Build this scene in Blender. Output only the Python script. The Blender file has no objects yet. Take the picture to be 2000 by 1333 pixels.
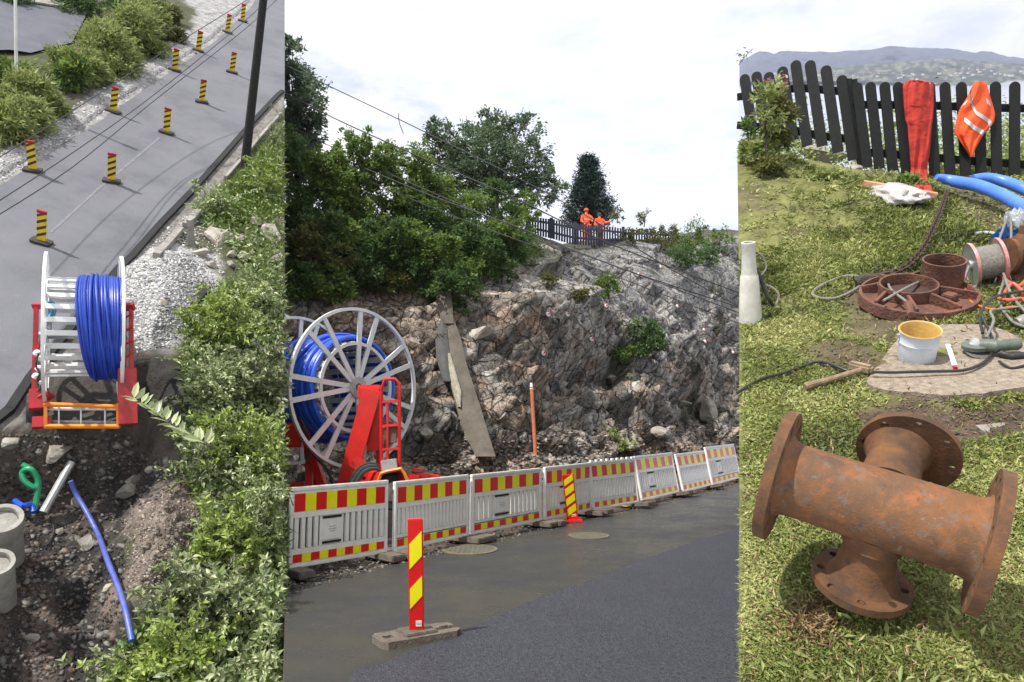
import bpy, bmesh, math, random
import numpy as np
from mathutils import Vector, Matrix
from mathutils.bvhtree import BVHTree
from mathutils.geometry import tessellate_polygon
random.seed(7); rng = np.random.default_rng(7)
sc = bpy.context.scene
COL = sc.collection

# ------------------------------------------------------------------ camera, sky, sun, exposure
F = 1400.0; PITCH = math.atan(152/F); EYE = Vector((0, 0, 1.95))
cam = bpy.data.objects.new('camera', bpy.data.cameras.new('camera')); COL.objects.link(cam)
cam.data.sensor_width = 36; cam.data.lens = 36*F/2000; cam.data.clip_start = .05; cam.data.clip_end = 20000
cam.location = EYE; cam.rotation_euler = (math.pi/2+PITCH, 0, 0); sc.camera = cam
SUN = Vector((-.416, -.427, .802)).normalized()
sun = bpy.data.objects.new('sun', bpy.data.lights.new('sun', 'SUN')); COL.objects.link(sun)
sun.data.energy = 3.7; sun.data.angle = math.radians(1.2); sun.data.color = (1, .95, .87)
sun.rotation_euler = SUN.to_track_quat('Z', 'Y').to_euler()
w = bpy.data.worlds.new('World'); sc.world = w; w.use_nodes = True
nt = w.node_tree; nt.nodes.clear(); N = nt.nodes.new; Lk = nt.links.new
wo = N('ShaderNodeOutputWorld'); sky = N('ShaderNodeTexSky'); sky.sky_type = 'NISHITA'; sky.sun_disc = False
sky.sun_elevation = math.asin(SUN.z); sky.sun_rotation = math.atan2(SUN.x, SUN.y)
b1 = N('ShaderNodeBackground'); b1.inputs[1].default_value = .09; Lk(sky.outputs[0], b1.inputs[0])
tcw = N('ShaderNodeTexCoord'); mpw = N('ShaderNodeMapping'); mpw.inputs['Scale'].default_value = (1, 1, 2.6); mpw.inputs['Location'].default_value = (.35, .1, .4)
Lk(tcw.outputs['Generated'], mpw.inputs[0])
nz = N('ShaderNodeTexNoise'); nz.inputs['Scale'].default_value = 5.5; nz.inputs['Detail'].default_value = 9; nz.inputs['Roughness'].default_value = .62
Lk(mpw.outputs[0], nz.inputs['Vector'])
rp = N('ShaderNodeValToRGB'); rp.color_ramp.elements[0].position = .30; rp.color_ramp.elements[1].position = .52
rp.color_ramp.elements[0].color = (.78, .78, .78, 1); Lk(nz.outputs[0], rp.inputs[0])
rc = N('ShaderNodeValToRGB'); rc.color_ramp.elements[0].color = (.70, .74, .86, 1); rc.color_ramp.elements[1].color = (1, 1, 1, 1)
rc.color_ramp.elements[0].position = .3; rc.color_ramp.elements[1].position = .55; Lk(nz.outputs[0], rc.inputs[0])
b2 = N('ShaderNodeBackground'); b2.inputs[1].default_value = .82; Lk(rc.outputs[0], b2.inputs[0])
ms = N('ShaderNodeMixShader'); Lk(rp.outputs[0], ms.inputs[0]); Lk(b1.outputs[0], ms.inputs[1]); Lk(b2.outputs[0], ms.inputs[2])
Lk(ms.outputs[0], wo.inputs[0])
vs = sc.view_settings; vs.view_transform = 'Standard'; vs.look = 'None'; vs.gamma = 1; vs.use_curve_mapping = False; vs.exposure = .66
sc.cycles.volume_bounces = 0; sc.cycles.max_bounces = 6; sc.cycles.transparent_max_bounces = 8

# ------------------------------------------------------------------ sites: each slope has its own ground plane
RT = Vector((1, 0, 0)); FW = Vector((0, math.cos(PITCH), math.sin(PITCH))); UPV = Vector((0, -math.sin(PITCH), math.cos(PITCH)))
def ray(x, y): return FW+RT*((x-1000)/F)-UPV*((y-666.5)/F)
class Site:
    def __init__(s, d, h):
        dn = (RT*d[0]-UPV*d[1]+FW*d[2]).normalized()
        s.Z = -dn; s.Y = (FW-s.Z*FW.dot(s.Z)).normalized(); s.X = s.Y.cross(s.Z); s.O = EYE+dn*h; s.h = h
        s.M = Matrix(((s.X.x, s.Y.x, s.Z.x, s.O.x), (s.X.y, s.Y.y, s.Z.y, s.O.y), (s.X.z, s.Y.z, s.Z.z, s.O.z), (0, 0, 0, 1)))
        s.I = s.M.inverted(); s.bvh = None; s.xlim = (-1e9, 1e9)
    def inside(s, P):      # which points lie on this site's own side of its end banks
        Wp = np.asarray(P) @ np.array(s.M.to_3x3()).T+np.array(s.O-EYE); x = 1000+F*(Wp @ np.array(RT))/(Wp @ np.array(FW)); return (x > s.xlim[0]) & (x < s.xlim[1])
    def at(s, x, y, dep): return s.I @ (EYE+ray(x, y)*dep)
    def g(s, x, y, z=0):
        r = ray(x, y); return s.at(x, y, (s.h-z)/(-r.dot(s.Z)))
    def hit(s, x, y):
        if s.bvh:
            o = s.I @ EYE; d = (s.I.to_3x3() @ ray(x, y)).normalized(); p = s.bvh.ray_cast(o, d)[0]
            if p: return p
        return s.g(x, y)
    def dep(s, p): return (s.M @ Vector(p)-EYE).dot(FW)
    def near(s, p, x, y):      # point of the sight line closest to the vertical through p
        r = s.I.to_3x3() @ ray(x, y); o = s.I @ EYE; k = ((p.x-o.x)*r.x+(p.y-o.y)*r.y)/(r.x*r.x+r.y*r.y); return o+r*k
A = Site((-.40, 1, .65), 7.3)                            # left: the steep hillside road
B = Site((0, math.cos(PITCH), -math.sin(PITCH)), 1.95)   # middle: the level road under the cliff
C = Site((.14, 1, .33), 1.7)                             # right: the lawn
A.xlim = (-1e9, 551); C.xlim = (1450, 1e9)
D = Site((0, 1, .361), 60)                               # beyond the fence: the fjord

# ------------------------------------------------------------------ materials
MT = {}
def mat(name, c1, c2=None, c3=None, scale=6, rough=.7, bump=.15, bscale=40, metal=0, spec=.5, detail=8, attr=None, var=.35, rough2=None, coat=0):
    if name in MT: return MT[name]
    m = bpy.data.materials.new(name); m.use_nodes = True; t = m.node_tree; n = t.nodes; l = t.links; p = n['Principled BSDF']
    tc = n.new('ShaderNodeTexCoord'); c2 = c2 or tuple(v*.7 for v in c1)
    a = n.new('ShaderNodeTexNoise'); a.inputs['Scale'].default_value = scale; a.inputs['Detail'].default_value = detail; a.inputs['Roughness'].default_value = .65
    l.new(tc.outputs['Object'], a.inputs['Vector'])
    r = n.new('ShaderNodeValToRGB'); e = r.color_ramp.elements; e[0].position = .34; e[1].position = .66
    e[0].color = (*c2, 1); e[1].color = (*c1, 1)
    if c3: x = e.new(.5); x.color = (*c3, 1)
    l.new(a.outputs[0], r.inputs[0]); out = r.outputs[0]
    if attr:
        at = n.new('ShaderNodeAttribute'); at.attribute_name = attr
        mr = n.new('ShaderNodeMapRange'); mr.inputs[1].default_value = .3; mr.inputs[2].default_value = .7
        mr.inputs[3].default_value = 1-var; mr.inputs[4].default_value = 1+var; l.new(a.outputs[0], mr.inputs[0])
        mu = n.new('ShaderNodeVectorMath'); mu.operation = 'SCALE'; l.new(at.outputs['Color'], mu.inputs[0]); l.new(mr.outputs[0], mu.inputs['Scale']); out = mu.outputs[0]
    l.new(out, p.inputs['Base Color']); p.inputs['Roughness'].default_value = rough; p.inputs['Metallic'].default_value = metal
    p.inputs['Specular IOR Level'].default_value = spec; p.inputs['Coat Weight'].default_value = coat
    if rough2 is not None:
        q = n.new('ShaderNodeMapRange'); q.inputs[1].default_value = .4; q.inputs[2].default_value = .6; q.inputs[3].default_value = rough2; q.inputs[4].default_value = rough
        l.new(a.outputs[0], q.inputs[0]); l.new(q.outputs[0], p.inputs['Roughness'])
    if bump:
        b = n.new('ShaderNodeTexNoise'); b.inputs['Scale'].default_value = bscale; b.inputs['Detail'].default_value = 5
        l.new(tc.outputs['Object'], b.inputs['Vector']); u = n.new('ShaderNodeBump'); u.inputs['Strength'].default_value = bump; u.inputs['Distance'].default_value = .03
        l.new(b.outputs[0], u.inputs['Height']); l.new(u.outputs[0], p.inputs['Normal'])
    MT[name] = m; return m
def leafmat(name, c1, c2, c3, tr=.35, rough=.5):
    m = bpy.data.materials.new(name); m.use_nodes = True; t = m.node_tree; n = t.nodes; l = t.links; p = n['Principled BSDF']
    a = n.new('ShaderNodeAttribute'); a.attribute_name = 'tint'; r = n.new('ShaderNodeValToRGB'); e = r.color_ramp.elements
    e[0].color = (*c1, 1); e[1].color = (*c3, 1); x = e.new(.5); x.color = (*c2, 1); l.new(a.outputs['Fac'], r.inputs[0])
    l.new(r.outputs[0], p.inputs['Base Color']); p.inputs['Roughness'].default_value = rough
    tl = n.new('ShaderNodeBsdfTranslucent'); l.new(r.outputs[0], tl.inputs[0]); mx = n.new('ShaderNodeMixShader'); mx.inputs[0].default_value = tr
    l.new(p.outputs[0], mx.inputs[1]); l.new(tl.outputs[0], mx.inputs[2]); l.new(mx.outputs[0], n['Material Output'].inputs[0])
    return m
ASH = mat('dry_asphalt', (.158, .16, .182), (.105, .107, .126), (.138, .141, .162), scale=.8, rough=.85, bump=.5, bscale=90, detail=12)
ASHE = mat('asphalt_edge', (.02, .02, .022), rough=.9)
WET = mat('wet_asphalt', (.03, .031, .033), (.066, .064, .048), (.045, .045, .042), scale=.7, rough=.45, rough2=.2, bump=.5, bscale=130, spec=.5, detail=12)
NEWA = mat('new_asphalt', (.068, .073, .095), (.022, .025, .036), scale=30, rough=.6, rough2=.34, bump=1.0, bscale=75, spec=.5)
LINE = mat('worn_line', (.19, .19, .2), (.13, .13, .14), scale=9)
EARTH = mat('earth', (.1, .07, .05), (.035, .027, .022), scale=3, bump=.9, bscale=18, rough=.9)
TERR = mat('terrain', (.2, .2, .2), attr='Col', scale=4.5, rough=.92, bump=.9, bscale=22, var=.5)
ROCK = mat('rock', (.2, .2, .2), attr='Col', scale=4.5, rough=.8, bump=.5, bscale=28, var=.5, detail=12)
def add_cracks(m, sc1=1.6, sc2=5.5, st=1.0):      # rock_crack: fine angular fracture relief and darker joints
    t = m.node_tree; n = t.nodes; l = t.links; p = n['Principled BSDF']; tc = n.new('ShaderNodeTexCoord'); nz_ = n.new('ShaderNodeTexNoise'); nz_.inputs['Scale'].default_value = 1.5
    l.new(tc.outputs['Object'], nz_.inputs['Vector']); ad = n.new('ShaderNodeMixRGB'); ad.inputs[0].default_value = .22; l.new(tc.outputs['Object'], ad.inputs[1]); l.new(nz_.outputs['Color'], ad.inputs[2]); prev = None
    src = p.inputs['Base Color'].links[0].from_socket; nor = p.inputs['Normal'].links[0].from_socket
    for s_, w_, d_ in ((sc1, .035, .1), (sc2, .05, .04)):
        v = n.new('ShaderNodeTexVoronoi'); v.feature = 'DISTANCE_TO_EDGE'; v.inputs['Scale'].default_value = s_; l.new(ad.outputs[0], v.inputs['Vector'])
        r = n.new('ShaderNodeMapRange'); r.inputs[1].default_value = 0; r.inputs[2].default_value = w_; l.new(v.outputs['Distance'], r.inputs[0])
        u = n.new('ShaderNodeBump'); u.inputs['Strength'].default_value = st; u.inputs['Distance'].default_value = d_; l.new(r.outputs[0], u.inputs['Height']); l.new(nor, u.inputs['Normal']); nor = u.outputs[0]
        v2 = n.new('ShaderNodeTexVoronoi'); v2.inputs['Scale'].default_value = s_*1.3; l.new(ad.outputs[0], v2.inputs['Vector'])
        u2 = n.new('ShaderNodeBump'); u2.inputs['Strength'].default_value = .8; u2.inputs['Distance'].default_value = d_*1.2; l.new(v2.outputs['Color'], u2.inputs['Height']); l.new(nor, u2.inputs['Normal']); nor = u2.outputs[0]
        q = n.new('ShaderNodeMapRange'); q.inputs[3].default_value = .6; q.inputs[4].default_value = 1; q.inputs[2].default_value = w_*.7; l.new(v.outputs['Distance'], q.inputs[0])
        mu = n.new('ShaderNodeVectorMath'); mu.operation = 'SCALE'; l.new(src, mu.inputs[0]); l.new(q.outputs[0], mu.inputs['Scale']); src = mu.outputs[0]
    l.new(src, p.inputs['Base Color']); l.new(nor, p.inputs['Normal'])
add_cracks(ROCK)
STN = mat('wet_stone', (.2, .2, .2), attr='Col', scale=9, rough=.55, bump=.8, bscale=30, var=.5)
GRAV = mat('gravel', (.5, .49, .48), (.28, .27, .27), scale=30, rough=.9, attr='Col', var=.2)
STONE = mat('boulder', (.36, .34, .31), (.16, .14, .12), (.27, .25, .22), scale=3.5, bump=.9, bscale=12, rough=.85)
STONEP = mat('pale_boulder', (.5, .47, .42), (.28, .25, .2), scale=3, bump=.9, bscale=12, rough=.85)
CONC = mat('concrete', (.36, .35, .32), (.2, .19, .17), scale=4, bump=.4, bscale=30, rough=.85)
SLABM = mat('stone_slab', (.34, .29, .23), (.17, .14, .105), (.255, .21, .16), scale=28, bump=.6, bscale=90, rough=.9)
GALV = mat('galvanised', (.55, .56, .57), (.36, .37, .38), scale=9, metal=.55, rough=.42, bump=.05)
ALU = mat('pale_metal', (.74, .75, .76), (.6, .61, .62), scale=7, metal=.2, rough=.45, bump=.05)
DBLUE = mat('shaded_blue_pipe', (.012, .055, .42), (.008, .035, .3), scale=4, rough=.4, bump=.06)  # darker copy of the pipe blue, shade on the left coil included
BLUE = mat('blue_pipe', (.02, .1, .62), (.015, .07, .5), scale=3, rough=.35, bump=.04)
LBLUE = mat('light_blue_pipe', (.08, .22, .72), (.05, .15, .55), scale=5, rough=.4, bump=.05)
CYAN = mat('pale_blue_rope', (.15, .5, .7), rough=.5)
RED = mat('red_paint', (.62, .02, .012), (.45, .015, .01), scale=4, rough=.4, bump=.05)
DRED = mat('crimson_paint', (.45, .012, .02), (.22, .01, .012), scale=5, rough=.45, bump=.08)
ORNG = mat('orange_paint', (.75, .26, .02), (.6, .17, .015), scale=6, rough=.45, bump=.05)
YEL = mat('yellow_band', (.86, .8, .01), (.78, .7, .01), scale=5, rough=.35, bump=.02)
YELD = mat('yellow_board', (.75, .55, .02), (.6, .42, .02), scale=5, rough=.5, bump=.02)
SRED = mat('red_band', (.68, .012, .01), (.6, .01, .01), scale=5, rough=.35, bump=.02)
SREDF = mat('faded_red_band', (.72, .12, .02), (.66, .08, .015), scale=5, rough=.35, bump=.02)
SBLK = mat('black_band', (.05, .03, .02), rough=.5)
DKRED = mat('dark_red_band', (.16, .025, .015), (.07, .02, .015), scale=3, rough=.5)
WHT = mat('white_plastic', (.8, .8, .79), (.68, .67, .64), scale=6, rough=.45, bump=.05)
INK = mat('grey_print', (.3, .3, .31), rough=.6)
RUBB = mat('rubber', (.05, .046, .042), (.028, .026, .025), scale=12, rough=.85, bump=.4)
RUBG = mat('dusty_rubber', (.17, .145, .115), (.085, .07, .058), scale=9, rough=.9, bump=.6, bscale=60)
BLK = mat('black_paint', (.008, .0095, .0095), (.014, .016, .016), scale=20, rough=.75, bump=.1, spec=.25)
NAVY = mat('dark_blue_fence', (.03, .034, .06), (.02, .022, .04), scale=6, rough=.7)
BARK = mat('bark', (.09, .07, .05), (.04, .03, .025), scale=14, bump=.8)
TAR = mat('tarred_wood', (.022, .02, .02), (.012, .011, .011), scale=14, rough=.8)
WOOD = mat('old_wood', (.27, .19, .12), (.13, .09, .055), scale=12, bump=.5)
PLANK = mat('fresh_wood', (.5, .29, .17), (.38, .2, .11), scale=9, bump=.3)
RUST = mat('rust', (.17, .07, .022), (.055, .03, .017), (.11, .05, .02), scale=9, rough=.85, bump=.16, bscale=110)
RUSTP = mat('rust_patchy', (.175, .072, .024), (.085, .046, .024), (.13, .06, .025), scale=7, rough=.78, bump=.14, bscale=160, detail=12)
RUSTD = mat('dark_rust', (.17, .07, .045), (.075, .036, .028), scale=9, rough=.85, bump=.5, bscale=50)
def add_layer(m, colr, s_, lo, hi, det=8, k=1.0):     # patches of another colour (flaked paint, fresh rust, dust)
    t = m.node_tree; n = t.nodes; l = t.links; p = n['Principled BSDF']; tc = n.new('ShaderNodeTexCoord'); q = n.new('ShaderNodeTexNoise'); q.inputs['Scale'].default_value = s_; q.inputs['Detail'].default_value = det; q.inputs['Roughness'].default_value = .7
    mp_ = n.new('ShaderNodeMapping'); mp_.inputs['Location'].default_value = (s_*.37, s_*.11, 2.3); l.new(tc.outputs['Object'], mp_.inputs[0]); l.new(mp_.outputs[0], q.inputs['Vector'])
    r = n.new('ShaderNodeMapRange'); r.inputs[1].default_value = lo; r.inputs[2].default_value = hi; r.inputs[4].default_value = k; l.new(q.outputs[0], r.inputs[0])
    x = n.new('ShaderNodeMixRGB'); l.new(r.outputs[0], x.inputs[0]); l.new(p.inputs['Base Color'].links[0].from_socket, x.inputs[1]); x.inputs[2].default_value = (*colr, 1); l.new(x.outputs[0], p.inputs['Base Color'])
add_layer(RUSTP, (.32, .1, .02), 16, .5, .68, k=.55); add_layer(RUSTP, (.12, .115, .11), 24, .53, .66, k=.6); add_layer(RUSTP, (.3, .22, .13), 30, .63, .7, k=.6); add_layer(RUSTP, (.045, .025, .016), 22, .6, .72, k=.7)
add_layer(RUST, (.28, .08, .018), 12, .6, .7, k=.6); add_layer(RUST, (.03, .02, .015), 20, .6, .7, k=.7); add_layer(RUSTD, (.24, .1, .05), 12, .56, .68, k=.5)
add_layer(ASH, (.07, .07, .075), 1.3, .6, .68, k=.5); add_layer(ASH, (.3, .29, .28), 3.5, .62, .75, k=.5)
add_layer(RED, (.16, .03, .02), 7, .62, .72, k=.6); add_layer(DRED, (.12, .05, .03), 9, .58, .7, k=.6); add_layer(WHT, (.42, .38, .32), 9, .6, .75, k=.45); add_layer(ALU, (.34, .28, .22), 7, .6, .72, k=.5)
add_layer(SLABM, (.12, .1, .07), 45, .58, .66, k=.7); add_layer(SLABM, (.12, .085, .055), 3, .58, .7, k=.7); add_layer(NEWA, (.03, .032, .04), 1.1, .5, .65, k=.4); add_layer(NEWA, (.14, .14, .15), 60, .66, .7, k=.5)
add_layer(WET, (.11, .11, .1), 45, .66, .71, k=.5); add_layer(CONC, (.12, .1, .075), 2.5, .55, .68, k=.6)
ROPE = mat('wire_rope', (.27, .26, .23), (.15, .14, .12), scale=60, rough=.6, bump=.5, bscale=200)
CBLK = mat('black_cable', (.02, .02, .022), rough=.5)
OPIPE = mat('orange_pole', (.62, .2, .1), (.48, .14, .07), scale=8, rough=.5)
CLOTHR = mat('red_cloth', (.46, .034, .022), (.3, .02, .014), scale=5, rough=.9, bump=1, bscale=9)
CLOTHO = mat('orange_cloth', (.85, .1, .02), (.65, .065, .012), scale=6, rough=.8, bump=.9, bscale=9)
SILV = mat('reflective_tape', (.5, .5, .5), (.38, .38, .39), scale=20, rough=.4)
PAIL = mat('pale_pail', (.62, .68, .76), (.52, .57, .66), scale=5, rough=.4, bump=.03)
PAILY = mat('yellow_lining', (.6, .4, .12), (.45, .27, .07), scale=6, rough=.5)
SKIN = mat('skin', (.6, .36, .27), rough=.6)
GREEN = mat('green_hose', (.02, .3, .14), rough=.4)
BAG = mat('plastic_sheet', (.5, .48, .46), (.34, .33, .32), scale=8, rough=.25, bump=.6, bscale=16)
FLG = mat('blue_enamel', (.01, .06, .28), rough=.35)
TOOL = mat('green_grey_tool', (.12, .15, .12), (.07, .08, .07), scale=12, rough=.5)
WATR = mat('dark_water', (.012, .012, .012), rough=.08, bump=.05, bscale=8)
SEA = mat('sea_water', (.3, .34, .4), (.24, .28, .34), scale=.004, rough=.16, bump=.1, bscale=.2, metal=.0)
HILLM = mat('far_hill', (.2, .2, .2), attr='Col', scale=.011, rough=.95, bump=0, var=.55)
PINK = leafmat('pink_petal', (.35, .06, .18), (.45, .1, .26), (.3, .05, .14))
L_LITE = leafmat('light_leaf', (.11, .15, .04), (.25, .31, .09), (.45, .48, .2))
L_SUN = leafmat('pale_leaf', (.07, .12, .03), (.22, .3, .1), (.62, .66, .4), tr=.28, rough=.36)
L_SUN2 = leafmat('yellow_green_leaf', (.06, .11, .02), (.2, .29, .05), (.4, .48, .13), tr=.3, rough=.4)
L_SUN3 = leafmat('olive_leaf', (.045, .075, .025), (.14, .19, .07), (.38, .4, .24), tr=.25, rough=.4)
L_DARK = leafmat('dark_leaf', (.03, .065, .022), (.07, .135, .038), (.17, .25, .075), tr=.45)
L_MID = leafmat('mid_leaf', (.04, .08, .018), (.12, .2, .04), (.31, .39, .1), tr=.45)
L_BLUE = leafmat('grey_green_leaf', (.04, .07, .04), (.09, .145, .075), (.22, .28, .16), tr=.45)
L_BRN = leafmat('weedy_leaf', (.05, .05, .02), (.11, .13, .03), (.22, .2, .07))
L_GRAS = leafmat('lawn_blade', (.065, .08, .02), (.185, .225, .045), (.47, .47, .2), tr=.22, rough=.65)
L_STRAW = leafmat('dry_straw', (.16, .1, .05), (.3, .2, .1), (.42, .31, .17), tr=.1)
L_CONI = leafmat('needle', (.01, .028, .024), (.022, .052, .04), (.05, .09, .065), tr=.1)

# ------------------------------------------------------------------ mesh helpers
def basis(d, up=Vector((0, 0, 1))):
    d = Vector(d).normalized(); u = up if abs(d.dot(up)) < .95 else Vector((1, 0, 0))
    a = d.cross(u).normalized(); return a, a.cross(d).normalized(), d
class MB:
    def __init__(s): s.v = []; s.f = []; s.mi = []
    def add(s, vs_, fs, mi=0):
        o = len(s.v); s.v += [tuple(x) for x in vs_]
        for f in fs: s.f.append(tuple(i+o for i in f)); s.mi.append(mi)
        return s
    def box(s, c, d, R=None, mi=0):
        R = R or Matrix.Identity(3); c = Vector(c)
        vs_ = [c+R @ Vector((x*d[0]/2, y*d[1]/2, z*d[2]/2)) for x in (-1, 1) for y in (-1, 1) for z in (-1, 1)]
        return s.add(vs_, [(0, 1, 3, 2), (4, 6, 7, 5), (0, 4, 5, 1), (2, 3, 7, 6), (0, 2, 6, 4), (1, 5, 7, 3)], mi)
    def bar(s, p, q, wd, th, up=Vector((0, 0, 1)), mi=0):
        p = Vector(p); q = Vector(q); a, b, d = basis(q-p, up)
        vs_ = [e+a*(x*wd/2)+b*(y*th/2) for e in (p, q) for x, y in ((-1, -1), (1, -1), (1, 1), (-1, 1))]
        return s.add(vs_, [(3, 2, 1, 0), (4, 5, 6, 7), (0, 1, 5, 4), (1, 2, 6, 5), (2, 3, 7, 6), (3, 0, 4, 7)], mi)
    def tube(s, pts, r, n=8, closed=False, mi=0, sm=0):
        pts = [Vector(p) for p in pts]
        if sm: pts = spline(pts, sm)
        m = len(pts); rs = r if isinstance(r, (list, tuple)) else [r]*m
        if len(rs) != m: rs = list(np.interp(np.linspace(0, 1, m), np.linspace(0, 1, len(rs)), rs))
        vs_ = []; a = None
        for i, p in enumerate(pts):
            d = (pts[(i+1) % m]-pts[i-1]) if closed else (pts[min(i+1, m-1)]-pts[max(i-1, 0)])
            if d.length < 1e-9: d = Vector((0, 0, 1))
            d.normalize()
            if a is None: a = basis(d)[0]
            a = (a-d*a.dot(d)).normalized(); b = d.cross(a)
            vs_ += [p+(a*math.cos(2*math.pi*k/n)+b*math.sin(2*math.pi*k/n))*rs[i] for k in range(n)]
        fs = [(i*n+k, i*n+(k+1) % n, ((i+1) % m)*n+(k+1) % n, ((i+1) % m)*n+k) for i in range(m if closed else m-1) for k in range(n)]
        if not closed: fs += [tuple(range(n-1, -1, -1)), tuple((m-1)*n+k for k in range(n))]
        return s.add(vs_, fs, mi)
    def lathe(s, prof, n=32, M=None, mi=0, closed=False):
        M = M or Matrix.Identity(4); vs_ = [M @ Vector((r*math.cos(2*math.pi*k/n), r*math.sin(2*math.pi*k/n), z)) for r, z in prof for k in range(n)]
        m = len(prof); fs = [(i*n+k, i*n+(k+1) % n, ((i+1) % m)*n+(k+1) % n, ((i+1) % m)*n+k) for i in range(m if closed else m-1) for k in range(n)]
        if not closed: fs += [tuple(range(n-1, -1, -1)), tuple((m-1)*n+k for k in range(n))]
        return s.add(vs_, fs, mi)
    def plate(s, outer, holes, z0, z1, M=None, mi=0):
        M = M or Matrix.Identity(4); loops = [outer]+holes; flat = [p for l_ in loops for p in l_]; n = len(flat)
        tri = tessellate_polygon([[Vector((x, y, 0)) for x, y in l_] for l_ in loops])
        vs_ = [M @ Vector((x, y, z0)) for x, y in flat]+[M @ Vector((x, y, z1)) for x, y in flat]
        fs = [tuple(t) for t in tri]+[tuple(i+n for i in reversed(t)) for t in tri]; o = 0
        for l_ in loops:
            k = len(l_); fs += [(o+i, o+(i+1) % k, n+o+(i+1) % k, n+o+i) for i in range(k)]; o += k
        return s.add(vs_, fs, mi)
    def build(s, name, m, parent=None, smooth=True, bevel=0):
        me = bpy.data.meshes.new(name); me.from_pydata(s.v, [], s.f)
        for x in (m if isinstance(m, (list, tuple)) else [m]): me.materials.append(x)
        me.polygons.foreach_set('material_index', s.mi)
        bm = bmesh.new(); bm.from_mesh(me)
        bmesh.ops.recalc_face_normals(bm, faces=bm.faces)
        if bevel: bmesh.ops.bevel(bm, geom=[e for e in bm.edges if len(e.link_faces) == 2 and e.calc_face_angle(0) > .9], offset=bevel, segments=2, affect='EDGES', clamp_overlap=True)
        for f in bm.faces: f.smooth = smooth
        if smooth:
            for e in bm.edges:
                if len(e.link_faces) == 2 and e.calc_face_angle(0) > .6: e.smooth = False
        bm.to_mesh(me); bm.free()
        o = bpy.data.objects.new(name, me); COL.objects.link(o)
        if parent: o.parent = parent
        return o
def spline(pts, k=6, closed=False):
    out = []; n = len(pts)
    for i in range(n if closed else n-1):
        if closed: p0, p1, p2, p3 = (pts[(i+j) % n] for j in (-1, 0, 1, 2))
        else: p0 = pts[max(i-1, 0)]; p1 = pts[i]; p2 = pts[i+1]; p3 = pts[min(i+2, n-1)]
        for j in range(k):
            t = j/k; out.append(.5*((2*p1)+(p2-p0)*t+(2*p0-5*p1+4*p2-p3)*t*t+(3*p1-p0-3*p2+p3)*t**3))
    if not closed: out.append(pts[-1])
    return out
def circ(r, n=32, cx=0, cy=0): return [(cx+r*math.cos(2*math.pi*k/n), cy+r*math.sin(2*math.pi*k/n)) for k in range(n)]
def tag(o, label=None, cat=None, group=None, kind=None):
    for k, v in (('label', label), ('category', cat), ('group', group), ('kind', kind)):
        if v: o[k] = v
    return o
def place(o, site, loc=(0, 0, 0), R=None, scale=1):
    S = scale if isinstance(scale, (tuple, list)) else (scale,)*3
    o.matrix_world = site.M @ Matrix.Translation(Vector(loc)) @ (R or Matrix.Identity(4)) @ Matrix.Diagonal((*S, 1)); return o
def thing(name, label, cat, site, loc, R=None, scale=1, group=None):
    o = bpy.data.objects.new(name, None); COL.objects.link(o); o.empty_display_size = .1
    place(o, site, loc, R, scale); return tag(o, label, cat, group)
def kids(o): return [c for c in bpy.data.objects if c.parent == o]
def copy_tree(o, parent=None, children=None):
    c = o.copy(); COL.objects.link(c)
    if parent: c.parent = parent
    for ch in kids(o): copy_tree(ch, c)
    return c
def npmesh(name, V, Fc, m, site=None, parent=None, smooth=False, attrs=None):
    V = np.asarray(V, np.float32); Fc = np.asarray(Fc, np.int32); me = bpy.data.meshes.new(name); k = Fc.shape[1]
    me.vertices.add(len(V)); me.vertices.foreach_set('co', V.ravel()); me.loops.add(Fc.size); me.loops.foreach_set('vertex_index', Fc.ravel())
    me.polygons.add(len(Fc)); me.polygons.foreach_set('loop_start', np.arange(0, Fc.size, k, dtype=np.int32)); me.update(calc_edges=True)
    if smooth: me.polygons.foreach_set('use_smooth', np.ones(len(Fc), bool))
    for an, av in (attrs or {}).items():
        av = np.asarray(av, np.float32)
        if av.ndim == 1: at = me.attributes.new(an, 'FLOAT', 'POINT'); at.data.foreach_set('value', av)
        else:
            at = me.attributes.new(an, 'FLOAT_COLOR', 'POINT'); at.data.foreach_set('color', np.hstack([av, np.ones((len(av), 1))]).astype(np.float32).ravel())
    me.materials.append(m); o = bpy.data.objects.new(name, me); COL.objects.link(o)
    if parent: o.parent = parent
    elif site: o.matrix_world = site.M
    return o
def unit(v): return v/np.maximum(np.linalg.norm(v, axis=1, keepdims=True), 1e-9)
def leaves(name, P, L, wr, m, site=None, parent=None, up=.7, tint=None, out=None, fold=.12):
    n = len(P); L = np.broadcast_to(L, (n,)).reshape(-1, 1); wr = np.broadcast_to(wr, (n,)).reshape(-1, 1); d = rng.normal(size=(n, 3)); d[:, 2] *= .6
    if out is not None: d = d+out*1.2
    d = unit(d); nn = rng.normal(size=(n, 3)); nn[:, 2] += up*2; nn = unit(nn); s_ = unit(np.cross(d, nn)); nn = np.cross(s_, d)
    mid = P+d*L*.45; V = np.stack([P, P+d*L-nn*L*.1, mid+s_*L*wr/2+nn*L*fold, mid-s_*L*wr/2+nn*L*fold], 1).reshape(-1, 3)
    b = np.arange(n)[:, None]*4; Fc = np.concatenate([b+np.array([[0, 2, 1]]), b+np.array([[0, 1, 3]])])
    if tint is None: tint = rng.random(n)
    return npmesh(name, V, Fc, m, site, parent, attrs={'tint': np.repeat(np.clip(tint, 0, 1), 4)})
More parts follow.
